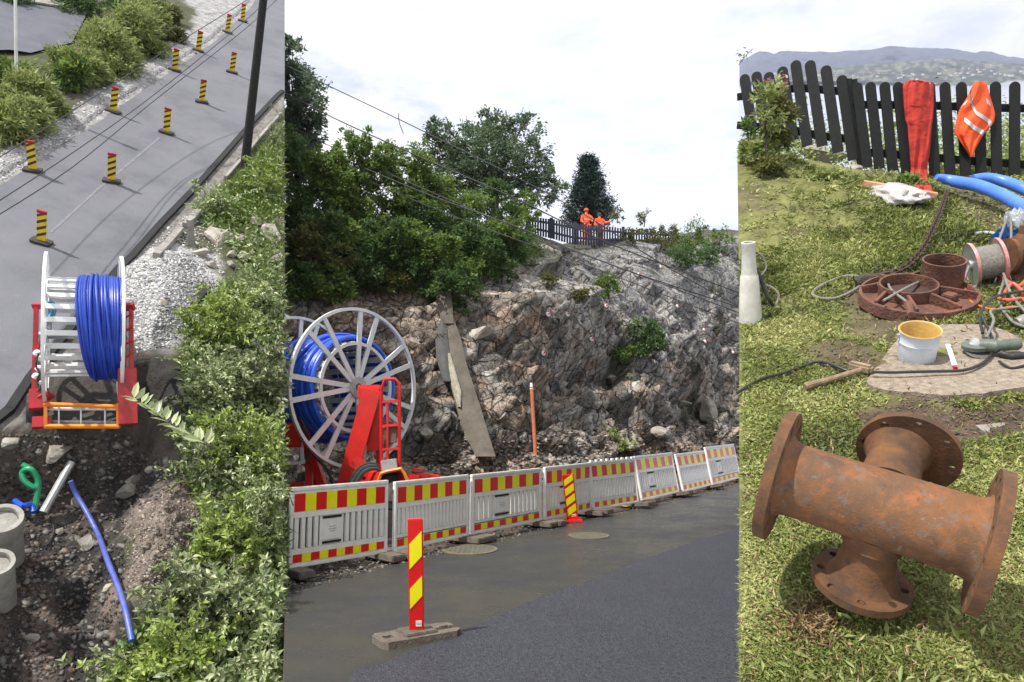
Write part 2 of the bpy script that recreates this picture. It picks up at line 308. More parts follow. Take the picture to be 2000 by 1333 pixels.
def vnoise(X, Y, s, seed=0):     # smooth value noise
    x = X/s; y = Y/s; xi = np.floor(x).astype(int); yi = np.floor(y).astype(int); fx = x-xi; fy = y-yi
    h = lambda a, b: (np.sin(a*127.1+b*311.7+seed*74.7)*43758.5453) % 1
    fx = fx*fx*(3-2*fx); fy = fy*fy*(3-2*fy)
    return (h(xi, yi)*(1-fx)+h(xi+1, yi)*fx)*(1-fy)+(h(xi, yi+1)*(1-fx)+h(xi+1, yi+1)*fx)*fy-.5
def fbm(X, Y, s, seed=0, o=4): return sum(vnoise(X, Y, s/2**k, seed+k)/2**k for k in range(o))
def facet(U, V, s, seed, slope=.5, asp=1.0):   # nearest-seed cells, each a randomly tilted plane: broken rock
    x = U/s; y = V/(s*asp); xi = np.floor(x).astype(int); yi = np.floor(y).astype(int)
    h = lambda a, b, k: (np.sin(a*12.9898+b*78.233+k*37.719+seed*17.3)*43758.5453) % 1
    best = np.full(x.shape, 9.); sec = best.copy(); H = np.zeros(x.shape); Cid = np.zeros(x.shape)
    for i in (-1, 0, 1):
        for j in (-1, 0, 1):
            a = xi+i; b = yi+j; sx = a+.1+.8*h(a, b, 1); sy = b+.1+.8*h(a, b, 2); dx = x-sx; dy = y-sy; d = dx*dx+dy*dy
            hh = (h(a, b, 3)-.5)+slope*((h(a, b, 4)-.5)*dx+(h(a, b, 5)-.5)*dy)*2; c = d < best
            sec = np.where(c, best, np.minimum(sec, d)); H = np.where(c, hh, H); Cid = np.where(c, h(a, b, 6), Cid); best = np.where(c, d, best)
    return H, Cid, np.sqrt(sec)-np.sqrt(best)
def poly_sd(poly, X, Y):          # signed distance, positive inside
    D_ = np.full(X.shape, 1e9); ins = np.zeros(X.shape, bool); n = len(poly)
    for i in range(n):
        ax, ay = poly[i][0], poly[i][1]; bx, by = poly[(i+1) % n][0], poly[(i+1) % n][1]; ex = bx-ax; ey = by-ay
        t = np.clip(((X-ax)*ex+(Y-ay)*ey)/(ex*ex+ey*ey+1e-12), 0, 1); D_ = np.minimum(D_, np.hypot(X-ax-t*ex, Y-ay-t*ey))
        c = ((ay > Y) != (by > Y)) & (X < (bx-ax)*(Y-ay)/(by-ay+1e-12)+ax); ins ^= c
    return np.where(ins, D_, -D_)
def gp(site, px): return [site.g(x, y) for x, y in px]
def sst(x, a, b): t = np.clip((x-a)/(b-a), 0, 1); return t*t*(3-2*t)
def fan(A0, A1, B0, B1, nu, nv, gr=1.0):   # ground between two boundary lines, finer near the viewer
    u = np.linspace(0, 1, nu); v = np.linspace(0, 1, nv); v = v if gr == 1 else (gr**v-1)/(gr-1)
    P = lambda p, q: np.array(p)[None, :2]*(1-v[:, None])+np.array(q)[None, :2]*v[:, None]
    a = P(A0, A1); b = P(B0, B1); G = a[:, None, :]*(1-u[None, :, None])+b[:, None, :]*u[None, :, None]
    return G[..., 0].ravel(), G[..., 1].ravel()
def gridf(nu, nv):
    i = np.arange(nv-1)[:, None]*nu+np.arange(nu-1)[None, :]; i = i.ravel(); return np.stack([i, i+1, i+1+nu, i+nu], 1)
def sheet(name, site, pts, z, m, th=0, kind='structure', mside=None):
    b = MB(); o = [(p.x, p.y) for p in pts]
    b.plate(o, [], z-max(th, .002), z)
    ob = b.build(name, m, smooth=False); place(ob, site); tag(ob, kind=kind)
    if mside:
        ob.data.materials.append(mside)
        for f in ob.data.polygons:
            if abs(f.normal.z) < .5: f.material_index = 1
    return ob
def rock_mesh(r, seed, n=2, flat=.7, name='rock', rough=.35):
    bm = bmesh.new(); bmesh.ops.create_icosphere(bm, subdivisions=n, radius=1); q = random.Random(seed)
    cuts = [(Vector([q.gauss(0, 1) for _ in range(3)]).normalized(), q.uniform(.32, .78)) for _ in range(11)]
    for v in bm.verts:
        for nn, c in cuts:
            d = v.co.dot(nn)
            if d > c: v.co -= nn*(d-c)
        v.co *= 1+q.uniform(-.5, .5)*rough*.2; v.co = Vector((v.co.x*r[0], v.co.y*r[1], v.co.z*r[2]))
    me = bpy.data.meshes.new(name); bm.to_mesh(me); bm.free(); return me
def rock(site, px, py, rx, ry, label, m=None, name='rock', cat='rock', seed=None, group=None):
    p = site.hit(px, py); dp = site.dep(p); r = rx*dp/F; h = ry*dp/F
    me = rock_mesh((r, r*.85, h), seed or int(px*7+py), 3, name=name); me.materials.append(m or STONE)
    o = bpy.data.objects.new(name, me); COL.objects.link(o); place(o, site, p+Vector((0, 0, h*.25)), Matrix.Rotation(px, 4, 'Z')); return tag(o, label, cat, group)
def stones(name, site, P, r0, r1, m, cols, label=None, kind='stuff'):
    V = []; Fc = []; Cc = []; base = []
    for s_ in range(5):
        me = rock_mesh((1, 1, .75), s_+3, 1); v = np.empty(len(me.vertices)*3); me.vertices.foreach_get('co', v); fa = np.array([list(f.vertices) for f in me.polygons]); base.append((v.reshape(-1, 3), fa))
    o = 0
    for p in P:
        v, fa = base[random.randrange(5)]; r = random.uniform(r0, r1)*random.uniform(.6, 1.2); a = random.random()*6.28; c, s_ = math.cos(a), math.sin(a)
        vv = v @ np.array([[c, s_, 0], [-s_, c, 0], [0, 0, 1]])*r*np.array([1, random.uniform(.6, 1), random.uniform(.5, 1)])+np.array(p); V.append(vv); Fc.append(fa+o); o += len(vv)
        Cc.append(np.tile(np.array(cols[random.randrange(len(cols))])*random.uniform(.8, 1.15), (len(vv), 1)))
    ob = npmesh(name, np.vstack(V), np.vstack(Fc), m, site, attrs={'Col': np.vstack(Cc)}); return tag(ob, label, kind=kind)
def scatter_px(site, poly, n, hit=True):
    xs = [p[0] for p in poly]; ys = [p[1] for p in poly]; out = []
    X = rng.uniform(min(xs), max(xs), n*4); Y = rng.uniform(min(ys), max(ys), n*4); k = poly_sd(poly, X, Y) > 0
    for x, y in list(zip(X[k], Y[k]))[:n]: out.append(site.hit(x, y) if hit else site.g(x, y))
    return out

def crown_pts(blobs, n, clump=.28, seed=0):
    """leaf positions: clumps of leaves spread through ellipsoids (centre, radii, axes)"""
    vol = np.array([b[1][0]*b[1][1]*b[1][2] for b in blobs])**.7; vol = vol/vol.sum(); P = []; Tn = []; Od = []; cl = []
    for b, q in zip(blobs, vol):
        c = np.array(b[0]); R_ = np.array(b[1]); m = int(n*q); nc = max(6, int(m/55))
        d = unit(rng.normal(size=(nc, 3))); rr = rng.random(nc)**.38*rng.uniform(.72, 1.08, nc)
        cc = c+d*rr[:, None]*R_; k = rng.integers(0, nc, m); sz = R_.mean()*clump*rng.uniform(.6, 1.3, nc)
        pp = cc[k]+rng.normal(size=(m, 3))*sz[k][:, None]*.6; P.append(pp)
        Tn.append(np.clip(.2+.3*rng.random(nc)[k]+.5*rng.random(m), 0, 1)); Od.append(unit(pp-c)); cl.append((cc, c))
    return np.vstack(P), np.concatenate(Tn), np.vstack(Od), cl
def plant(name, label, cat, site, base, blobs, n, leaf, m, wr=.5, group=None, trunk=None, limbs=6, tmat=None, clump=.28, crown='crown', up=.7):
    base = Vector(base); t = thing(name, label, cat, site, base, group=group)
    bl = [(Vector(c)-base, r) for c, r in blobs]; P, tn, od, cl = crown_pts(bl, n, clump); kp = site.inside(P+np.array(base)); P, tn, od = P[kp], tn[kp], od[kp]; cl = [(cc[site.inside(cc+np.array(base))], c) for cc, c in cl]
    leaves(crown, P, leaf*rng.uniform(.6, 1.3, len(P)), wr, m, parent=t, tint=tn, out=od, up=up)
    tr = trunk or max(.012, blobs[0][1][0]*.05); mb = MB(); top = Vector(bl[0][0])
    mb.tube([Vector((0, 0, -.1)), top*.5+Vector((tr, 0, 0)), top], [tr, tr*.75, tr*.35], 7, sm=3)
    for cc, c in cl:
        for k in range(min(limbs, len(cc))):
            e = Vector(cc[k]); s_ = top*random.uniform(.3, .9); mb.tube([s_, (s_+e)/2+Vector((0, 0, tr)), e], [tr*.4, tr*.25, tr*.1], 5, sm=2)
    mb.build('trunk' if cat == 'tree' else 'stem', tmat or BARK, t); return t
def blob(site, cx, cy, rx, ry, dp, rz=None): r = rx*dp/F; return (site.at(cx, cy, dp), (r, rz if rz else r, ry*dp/F))
# ================================================================== LEFT: hillside road with the reel trailer
ROAD_L = [(-560, 735), (-120, 440), (0, 364), (187, 244), (240, 205), (424, 79), (487, 19), (520, -30)]
ROAD_R = [(556, -30), (556, 178), (545, 187), (490, 247), (430, 317), (380, 374), (320, 437), (265, 500), (240, 524), (170, 610), (95, 705), (70, 735), (28, 800), (0, 822), (-120, 930), (-560, 1290)]
road_poly = gp(A, ROAD_L+ROAD_R)
pit_poly = gp(A, [(-60, 862), (30, 842), (90, 850), (235, 845), (262, 700), (300, 690), (345, 760), (330, 860), (335, 930), (262, 985), (232, 1060), (245, 1150), (262, 1240), (300, 1420), (-60, 1420)])
deep_poly = gp(A, [(110, 1060), (235, 1050), (250, 1180), (262, 1260), (130, 1250)])
soil_poly = gp(A, [(240, 1010), (330, 960), (400, 1030), (350, 1110), (300, 1200), (250, 1150)])
gpile_poly = gp(A, [(236, 520), (300, 485), (400, 500), (420, 560), (375, 625), (300, 680), (262, 660), (250, 580)])
verge_poly = gp(A, [(-560, 660), (-120, 380), (0, 300), (130, 215), (195, 180), (330, 98), (372, 58), (380, 20), (320, -30), (530, -30), (487, 19), (424, 79), (240, 205), (187, 244), (0, 364), (-120, 450), (-560, 745)])
lot_poly = gp(A, [(-120, -60), (215, -60), (190, 10), (150, 90), (60, 118), (-120, 112)])
def xa(poly): return [(p.x, p.y) for p in poly]
def hA(X, Y):
    z = .10*fbm(X, Y, 1.6, 3)+.05*fbm(X, Y, .5, 8)
    rd = poly_sd(xa(road_poly), X, Y); z = np.where(rd > -.25, -.06-.0*z, z*sst(-rd, .25, .7))
    g_ = poly_sd(xa(gpile_poly), X, Y); z = z+.28*sst(g_, -.1, .6)
    p_ = poly_sd(xa(pit_poly), X, Y)+.22*fbm(X, Y, .7, 5); z = z-.75*sst(p_, -.12, .5)+.16*fbm(X, Y, .6, 12)*sst(p_, 0, .5)
    d_ = poly_sd(xa(deep_poly), X, Y)+.1*fbm(X, Y, .4, 15); z = z-.28*sst(d_, -.1, .35)
    s_ = poly_sd(xa(soil_poly), X, Y); z = z+.22*sst(s_, -.1, .45)+.12*facet(X, Y, .16, 4)[0]*sst(s_, -.1, .2)
    return z
gA = gp(A, [(-620, 1440), (-620, -120), (556, 1440), (556, -120)])
nu, nv = 260, 370; X, Y = fan(gA[0], gA[1], gA[2], gA[3], nu, nv, 9)
Z = hA(X, Y); n1 = fbm(X, Y, 1.1, 20); n2 = fbm(X, Y, .35, 30)
c_grass = np.array([.055, .062, .025]); c_soil = np.array([.085, .07, .058]); c_dark = np.array([.02, .018, .017]); c_grav = np.array([.27, .265, .265]); c_lot = np.array([.10, .105, .13])
Cc = c_grass*(1-sst(n1, 0, .4)[:, None])+c_soil*sst(n1, 0, .4)[:, None]
mk = lambda p, a, b, k=.25: sst(poly_sd(xa(p), X, Y)+k*n2, a, b)[:, None]
rdm = sst(poly_sd(xa(road_poly), X, Y), -.45, -.2)[:, None]; Cc = Cc*(1-rdm)+np.array([.17, .16, .15])*rdm
m_ = mk(verge_poly, -.1, .15); Cc = Cc*(1-m_)+c_grav*m_
m_ = mk(gpile_poly, -.3, .0); Cc = Cc*(1-m_)+c_grav*1.3*m_
m_ = mk(pit_poly, -.35, .0, .4); Cc = Cc*(1-m_)+(c_dark*(1-sst(n1, -.1, .3)[:, None])+c_soil*sst(n1, -.1, .3)[:, None])*m_
red_poly = gp(A, [(50, 1090), (120, 1080), (150, 1160), (140, 1290), (70, 1300)])
m_ = mk(red_poly, -.2, .1, .4); Cc = Cc*(1-m_)+np.array([.095, .068, .055])*m_
reel_shade_poly = gp(A, [(60, 850), (60, 770), (130, 690), (236, 560), (275, 640), (270, 850)])
m_ = mk(reel_shade_poly, -.1, .1, .3); Cc = Cc*(1-m_)+np.array([.045, .038, .033])*m_  # shadow beneath the reel, put into the ground colour
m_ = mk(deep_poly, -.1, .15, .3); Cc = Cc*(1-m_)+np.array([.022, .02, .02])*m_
m_ = mk(soil_poly, -.2, .1, .4); Cc = Cc*(1-m_)+np.array([.15, .12, .1])*m_
V = np.stack([X, Y, Z], 1); Fc = gridf(nu, nv)
R_i = np.arange(nv)*nu+nu-1; sk = V[R_i]+np.array([-2.2, -.5, -6.5]); Fs = np.stack([R_i[:-1], len(V)+np.arange(nv-1), len(V)+np.arange(1, nv), R_i[1:]], 1)
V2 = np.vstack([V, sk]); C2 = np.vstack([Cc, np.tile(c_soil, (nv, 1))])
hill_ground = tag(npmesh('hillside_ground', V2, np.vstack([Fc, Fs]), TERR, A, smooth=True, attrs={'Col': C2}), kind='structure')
A.bvh = BVHTree.FromPolygons([tuple(v) for v in V], [tuple(f) for f in Fc])
road_h = sheet('hillside_road', A, road_poly, .01, ASH, .07, mside=ASHE)
# joint of fresh tar along the lower road edge, worn centre line, parking lot
eb = MB(); ed = gp(A, ROAD_R[1:]); 
for i in range(len(ed)-1):
    p, q = ed[i], ed[i+1]; nn = Vector((q.y-p.y, p.x-q.x, 0)).normalized()*-.11
    eb.add([(p.x, p.y, .014), (q.x, q.y, .014), (q.x-nn.x, q.y-nn.y, .014), (p.x-nn.x, p.y-nn.y, .014)], [(0, 1, 2, 3)])
o = eb.build('tar_joint', ASHE, smooth=False); place(o, A); tag(o, kind='structure')
cl = gp(A, [(100, 455), (190, 372), (235, 335), (312, 270)]); b = MB()
for i in range(3): b.bar(cl[i]+Vector((0, 0, .012)), cl[i+1]+Vector((0, 0, .012)), .05, .004)
place(tag(b.build('centre_line', LINE, smooth=False), kind='structure'), A)
sheet('parking_lot', A, gp(A, [(-120, -60), (205, -60), (180, 10), (165, 40), (152, 66), (140, 88), (100, 98), (60, 108), (20, 102), (-120, 106)]), .06, mat('shaded_lot_asphalt', (.1, .105, .135), (.075, .08, .1), scale=2), .01)  # lot asphalt colour lowered to hold the shade lying over it
sheet('footpath', A, gp(A, [(-60, 176), (0, 182), (60, 196), (66, 204), (0, 198), (-60, 196)]), .12, CONC, .05)
sheet('footpath', A, gp(A, [(38, 6), (70, 4), (128, 16), (122, 21), (70, 13), (40, 12)]), .13, CONC, .05)
stones('verge_gravel', A, scatter_px(A, [(0, 300), (130, 215), (330, 98), (372, 58), (400, 5), (487, 12), (424, 76), (240, 200), (187, 240), (0, 360)], 2600), .02, .06, GRAV, [(.42, .42, .43), (.3, .3, .31), (.52, .51, .5)], 'loose grey gravel along the far verge of the road')
stones('gravel_heap', A, scatter_px(A, [(236, 525), (262, 512), (330, 488), (395, 520), (408, 560), (370, 610), (300, 660), (262, 650), (252, 590)], 3600)+scatter_px(A, [(262, 508), (300, 470), (350, 425), (400, 395), (420, 420), (440, 520), (420, 620), (330, 680), (268, 690), (240, 540)], 2400), .018, .05, GRAV, [(.4, .4, .4), (.27, .27, .28), (.55, .54, .52), (.17, .17, .18)], 'heap of pale crushed stone beside the road edge')
stones('pit_rubble', A, scatter_px(A, [(0, 850), (240, 850), (330, 900), (330, 960), (250, 1010), (240, 1200), (300, 1333), (0, 1333)], 3600), .01, .055, GRAV, [(.075, .068, .062), (.04, .036, .033), (.15, .14, .125), (.026, .024, .023), (.08, .055, .045)], 'rubble and clods strewn through the pit')
stones('broken_rock', A, scatter_px(A, [(0, 850), (240, 850), (330, 900), (330, 960), (250, 1010), (240, 1200), (300, 1333), (0, 1333)], 260), .035, .095, STN, [(.13, .12, .11), (.2, .18, .16), (.08, .07, .062), (.16, .12, .09)], 'broken wet rock lying in the pit')
stones('soil_clods', A, scatter_px(A, [(240, 1010), (340, 955), (420, 1010), (360, 1110), (300, 1210), (250, 1150)], 1900), .008, .034, GRAV, [(.2, .17, .145), (.12, .1, .085), (.32, .28, .24), (.08, .066, .056)], 'loose brown clods at the pit bank')
#wp = gp(A, [(118, 1085), (225, 1080), (238, 1150), (235, 1215), (150, 1225), (115, 1160)])
#o = sheet('pit_water', A, wp, -.83, WATR)

# markers on the road
def marker(site, black=True):
    t = thing('road_marker', '', 'traffic marker', site, (0, 0, 0))
    MB().plate([(-.3, -.13), (-.25, -.16), (.25, -.16), (.3, -.13), (.3, .13), (.25, .16), (-.25, .16), (-.3, .13)], [], 0, .08).build('base', RUBB, t)
    MB().box((0, 0, .6), (.27, .05, 1.04)).build('board', YELD, t, bevel=.01); bo = COL.objects[-1]
    for k in range(4):
        z = .18+k*.24; pts = [(-.135, z), (.135, z+.16), (.135, min(z+.26, 1.13)), (-.135, z+.1)]
        for s_ in (-1, 1): b = MB(); b.plate(pts, [], -.003, .003, Matrix.Translation((0, s_*.0295, 0)) @ Matrix.Rotation(math.pi/2, 4, 'X')); b.build('stripe', DKRED if k == 3 else SBLK, bo)
    b = MB().box((0, 0, 1.1), (.28, .06, .1)); b.build('cap', DRED, bo)
    return t
MK = [(81, 474, 'nearest marker on the grey road, yellow with dark stripes, just above the reel trailer'),
      (218, 355, 'second marker up the centre line, red topped board on a dark base'),
      (325, 260, 'third marker up the centre line of the grey road'),
      (394, 200, 'fourth marker up the centre line, small striped board'),
      (453, 142, 'farthest marker on the centre line, near the black pole'),
      (64, 334, 'lowest marker along the gravel verge at the left edge'),
      (221, 219, 'striped marker on the gravel verge in the shade of a shrub'),
      (341, 138, 'striped marker on the verge where the gravel narrows'),
      (387, 100, 'small verge marker third from the top of the road'),
      (444, 64, 'small verge marker second from the top of the road'),
      (474, 42, 'topmost verge marker beside the grey road')]
proto = None
for px, py, lb in MK:
    if proto is None: proto = marker(A); o = proto
    else: o = copy_tree(proto)
    p = A.g(px, py, .02); place(o, A, p, Matrix.Rotation(math.radians(random.uniform(8, 34)), 4, 'Z') @ Matrix.Rotation(math.radians(random.gauss(0, 2.5)), 4, 'Y'), .52); tag(o, lb, 'traffic marker', 'striped markers standing along the grey road')

# poles, kerb, rocks
def upto(site, base, px, py): return site.near(base, px, py)
p = A.g(478, 330); q = upto(A, p, 514, 4); q2 = p+(q-p)*1.15
t = thing('utility_pole', 'tall black wooden utility pole leaning over the road edge', 'pole', A, p)
MB().tube([Vector((0, 0, -.2)), q2-p], [.105, .075], 14).build('pole', TAR, t)
MB().bar((q2-p)*.98-Vector((.3, 0, 0)), (q2-p)*.98+Vector((.3, 0, 0)), .06, .06).build('crossarm', TAR, t)
p = A.g(33, 196); q = upto(A, p, 30, 2); q2 = p+(q-p)*1.25
t = thing('light_pole', 'slim white lamp post among the shrubs by the parking lot', 'lamp post', A, p)
MB().tube([Vector((0, 0, 0)), q2-p], [.035, .028], 10).build('post', WHT, t)
MB().box(q2-p+Vector((.12, 0, .02)), (.3, .1, .05)).build('lamp_head', WHT, t)
def kerb(pts, wd, hh, label, m=CONC, name='kerb_stone'):
    q = [A.hit(*a) for a in pts]; t = None; b = MB(); o0 = q[0]
    for i in range(len(q)-1): b.bar(q[i]-o0+Vector((0, 0, hh/2)), q[i+1]-o0+Vector((0, 0, hh/2)), wd, hh)
    o = b.build(name, m, bevel=.006); place(o, A, o0); tag(o, label, 'kerb')
kerb([(305, 505), (330, 478), (352, 452)], .12, .1, 'grey concrete kerb piece lying at the top of the gravel heap')
kerb([(362, 445), (388, 418)], .12, .1, 'short concrete kerb piece next to the upright stub')
kerb([(440, 352), (470, 318), (505, 275), (548, 226)], .07, .1, 'long low concrete kerb beyond the black pole')
kerb([(376, 608), (405, 572)], .1, .14, 'dark plank edge sticking out of the gravel heap', TAR, 'timber_edge')
p = A.hit(374, 478); q = upto(A, p, 371, 428); o = MB().bar((0, 0, 0), q-p, .1, .08).build('concrete_stub', CONC); place(o, A, p); tag(o, 'upright concrete stub beside the boulder', 'post')
for a in [(470, 470, 14, 12, 'small grey rock right of the large boulder', STONE), (455, 498, 18, 12, 'flat rock in front of the large boulder', STONEP), (412, 520, 14, 10, 'little pale rock at the edge of the heap', STONEP), (540, 510, 18, 16, 'dark rock at the edge above the leafy bushes', STONE), (505, 478, 14, 11, 'brown rock between the pale ones', STONE), (424, 468, 40, 30, 'large pale boulder on the bank above the gravel heap', STONEP), (388, 498, 22, 16, 'mid sized pale rock below the large boulder', STONEP), (528, 462, 26, 22, 'pale rock at the frame edge of the bank', STONEP),
          (480, 505, 20, 16, 'reddish rock among leaves on the bank', STONE), (452, 520, 16, 12, 'small rock under the large boulder', STONE), (500, 440, 18, 13, 'rock in the weeds above the bank', STONEP),
          (245, 968, 24, 24, 'grey block of rock leaning on the pit side', STONE), (262, 940, 22, 20, 'blocky stone behind the grey block', STONE), (296, 918, 13, 13, 'small white stone at the pit side', STONEP), (322, 905, 12, 16, 'upright stone near the leaves of the pit side', STONE),
          (110, 885, 40, 16, 'flat slab of rock under the reel trailer', STONE), (30, 868, 26, 16, 'dark rock in the corner of the pit', STONE), (192, 1275, 16, 20, 'white rock at the foot of the pit', STONEP), (212, 1150, 14, 12, 'pale stone beside the blue pipe', STONEP),
          (150, 985, 18, 14, 'wet stone in the pit left of the blue pipe', STONE), (165, 1062, 26, 14, 'broad wet stone above the water', STONE), (60, 1250, 18, 14, 'brown stone in the red earth', STONE), (320, 590, 12, 9, 'stone at the gravel heap foot', STONEP), (115, 1040, 12, 10, 'round stone near the grey pipe', STONE)]:
    rock(A, *a[:5], m=a[5])
# concrete manhole rings at the left edge
for px, py, rx, lb in ((4, 1012, 34, 'upper concrete manhole ring standing in the pit'), (-8, 1098, 30, 'lower concrete manhole ring standing in the pit')):
    p = A.hit(px, py+70); dp = A.dep(p)-.3; tp = A.near(p, px, py); r = rx*A.dep(tp)/F; h = (tp-p).z
    t = thing('manhole_ring', lb, 'concrete ring', A, (tp.x, tp.y, p.z))
    MB().lathe([(r, -.1), (r, h-.05), (r*1.06, h-.05), (r*1.06, h), (r*.8, h), (r*.78, h-.04), (r*.74, -.1)], 40, closed=True).build('ring', CONC, t)
    MB().lathe([(r*.74, h-.1), (r*.74, h-.06), (0.001, h-.05)], 32).build('cover', CONC, t)
# pipes and hoses in the pit
pp = [A.at(x, y, A.dep(A.hit(x, y))-.22) for x, y in [(138, 940), (150, 968), (168, 998), (192, 1045), (212, 1100), (232, 1150), (246, 1195), (258, 1252)]]
o0 = pp[0]; o = MB().tube([p-o0 for p in pp], .03, 12, sm=6).build('blue_water_pipe', mat('scuffed_blue_pipe', (.03, .09, .45), (.015, .04, .34), (.1, .12, .38), scale=2.2, rough=.4)); place(o, A, o0); tag(o, 'bright blue pipe curving down through the pit', 'pipe')
def atube(site, px, lift, r, m, name, label, cat, n=10, sm=5, rs=None):
    q = [site.hit(x, y)+Vector((0, 0, lift if not isinstance(lift, (list, tuple)) else lift[i])) for i, (x, y) in enumerate(px)]; o0 = q[0]
    o = MB().tube([p-o0 for p in q], rs or r, n, sm=sm).build(name, m); place(o, site, o0); return tag(o, label, cat)
atube(A, [(140, 914), (85, 1012)], .1, .05, GALV, 'grey_pipe', 'short grey pipe leaning across the pit', 'pipe', sm=0)
atube(A, [(44, 925), (62, 938), (74, 955), (70, 975), (50, 965), (45, 945), (62, 945), (76, 965), (68, 1000)], [.15, .18, .15, .2, .22, .2, .25, .2, .05], .035, GREEN, 'green_hose', 'coil of green hose beside the manhole rings', 'hose')
atube(A, [(30, 990), (45, 1010), (60, 1000), (66, 1012)], [.1, .2, .12, .1], .035, BLUE, 'blue_hose', 'short dark blue hose below the green coil', 'hose')
atube(A, [(98, 1012), (106, 1040), (95, 1065), (80, 1072)], .03, .012, CBLK, 'thin_cable', 'thin black cable hanging below the grey pipe', 'cable')

# cable drum lifted on its trailer
def drum(site, centre, axis, W, R, rd, rc, c0, c1, npipe, rpipe, nsp, label, taper=0, layers=1, slw=.09, ringw=.05, nslat=18, mpipe=BLUE, spw=.075):
    ax = axis.normalized(); up = Vector((0, 0, 1)); up = (up-ax*up.dot(ax)).normalized(); yy = up.cross(ax)
    M3 = Matrix((ax, yy, up)).transposed().to_4x4(); t = thing('cable_drum', label, 'cable drum', site, centre, M3)
    ring = [Vector((0, R*math.cos(a), R*math.sin(a))) for a in np.linspace(0, 2*math.pi, 64, endpoint=False)]
    for s_ in (-1, 1):
        b = MB(); T = Matrix.Rotation(math.pi/2, 4, 'Y'); T = Matrix.Translation((s_*W/2, 0, 0)) @ T
        b.lathe([(R, -ringw*.5), (R, ringw*.5), (R-ringw*.9, ringw*.5), (R-ringw*.9, -ringw*.5)], 72, T, closed=True); fr_ = b.build('flange_ring', ALU, t)
        b = MB(); b.lathe([(rd*1.0, -.02), (rd*1.0, .02), (rd*.93, .02), (rd*.93, -.02)], 56, T, closed=True); b.build('inner_ring', ALU, t)
        b = MB(); b.lathe([(R*.13, -.05), (R*.13, .05), (R*.05, .06), (R*.05, -.06)], 28, T, closed=True); b.build('hub', GALV, fr_)
        for k in range(nsp):
            a = 2*math.pi*(k+.35*(k % 2))/nsp+.1; d = Vector((0, math.cos(a), math.sin(a)))
            MB().bar(Vector((s_*W/2, 0, 0))+d*R*.1, Vector((s_*W/2, 0, 0))+d*(R-ringw*.6), spw*.45, spw, d.cross(Vector((1, 0, 0)))).build('spoke', ALU, fr_)
    for k in range(nslat):
        a = 2*math.pi*k/nslat; d = Vector((0, math.cos(a), math.sin(a)))
        MB().bar(d*rd-ax.__class__((W/2-.02, 0, 0)), d*rd+Vector((W/2-.02, 0, 0)), slw, .03, d).build('drum_slat', ALU, t)
    for L_ in range(layers):
        for k in range(npipe):
            f = k/(npipe-1); b = MB(); n = 72; pts = []
            jr = random.uniform(-.15, .2)*rpipe; jx = random.uniform(-.1, .1)*rpipe; js = random.uniform(0, 6)
            for i in range(n):
                a = 2*math.pi*i/n; low = (1-math.sin(a-.25))/2
                x = (c0+(c1-c0)*f); x = x+(c1-.08-x)*taper*low; rr = rc+L_*rpipe*1.8+(rpipe*.35 if k % 2 else 0)+jr+.12*rpipe*math.sin(2*a+js); x += (jx+.25*rpipe*math.sin(a+js))/W
                pts.append(Vector(((x-.5)*W, rr*math.cos(a), rr*math.sin(a))))
            b.tube(pts, rpipe, 8, closed=True); b.build('pipe_turn', mpipe, t)
    for k in range(3):
        a0 = random.uniform(0, 6); xc = c0+(c1-c0)*(.3+.2*k); am_ = (c1-c0)*.16; MB().tube([Vector(((xc+am_*math.sin(a+a0)*(1 if taper == 0 else .4)-.5)*W+(taper*.12*(1-math.sin(a))*W), (rc+rpipe*1.75)*math.cos(a), (rc+rpipe*1.75)*math.sin(a))) for a in np.linspace(0, 2*math.pi, 72, endpoint=False)], rpipe*.96, 8, closed=True).build('pipe_turn', mpipe, t)
    return t
dc = 9.0; cA = A.at(164, 640, dc); vr = (A.I.to_3x3() @ ray(160, 640)).normalized(); axA = Vector((vr.y, -vr.x, 0)).normalized()
if axA.x < 0: axA = -axA
dA = drum(A, cA, axA, .80, .92, .6, .64, .4, .98, 17, .0175, 12, 'tall open cable drum half wound with blue pipe, on the red trailer over the pit', taper=.62, layers=1, slw=.06, ringw=.035, nslat=24, mpipe=DBLUE)
bA = thing('reel_trailer', 'red reel trailer with an orange front frame parked over the pit', 'trailer', A, cA)
def pA(x, y, d=0): return A.at(x, y, dc+d)-cA
def beamA(name, p, q, wd, th, m): MB().bar(p, q, wd, th).build(name, m, bA, bevel=.004)
for x0 in (68, 84): beamA('side_arm', pA(x0+3, 600, -.1), pA(x0-2, 790, -.25), .055, .055, DRED)
beamA('arm_cap', pA(64, 598, -.1), pA(92, 598, -.1), .05, .07, DRED)
beamA('side_arm', pA(66, 705, -.2), pA(88, 640, -.15), .03, .03, DRED)
for x0, wd in ((240, .07), (256, .05)): beamA('side_arm', pA(x0, 598, -.1), pA(x0+1, 800, -.25), wd, .08, DRED)
beamA('arm_cap', pA(232, 600, -.12), pA(262, 600, -.12), .06, .09, DRED)
for k in range(7): beamA('cross_brace', pA(240, 625+k*26, -.2), pA(258, 612+k*26, -.2), .022, .022, RED)
beamA('foot_block', pA(248, 722, -.2), pA(250, 830, -.35), .2, .16, DRED)
beamA('foot_block', pA(76, 762, -.25), pA(76, 800, -.32), .2, .14, DRED)
beamA('foot_block', pA(82, 815, -.32), pA(82, 836, -.36), .2, .1, DRED)
beamA('tow_plate', pA(62, 790, -.3), pA(100, 770, -.3), .04, .12, DRED)
beamA('axle', pA(76, 655, .0), pA(250, 655, .0), .07, .07, GALV)
for (a, b_) in (((86, 790), (234, 795)), ((86, 833), (234, 833))): beamA('front_rail', pA(*a, -.36), pA(*b_, -.36), .045, .04, ORNG)
for x in (89, 231): beamA('front_post', pA(x, 788, -.36), pA(x, 836, -.36), .04, .04, ORNG)
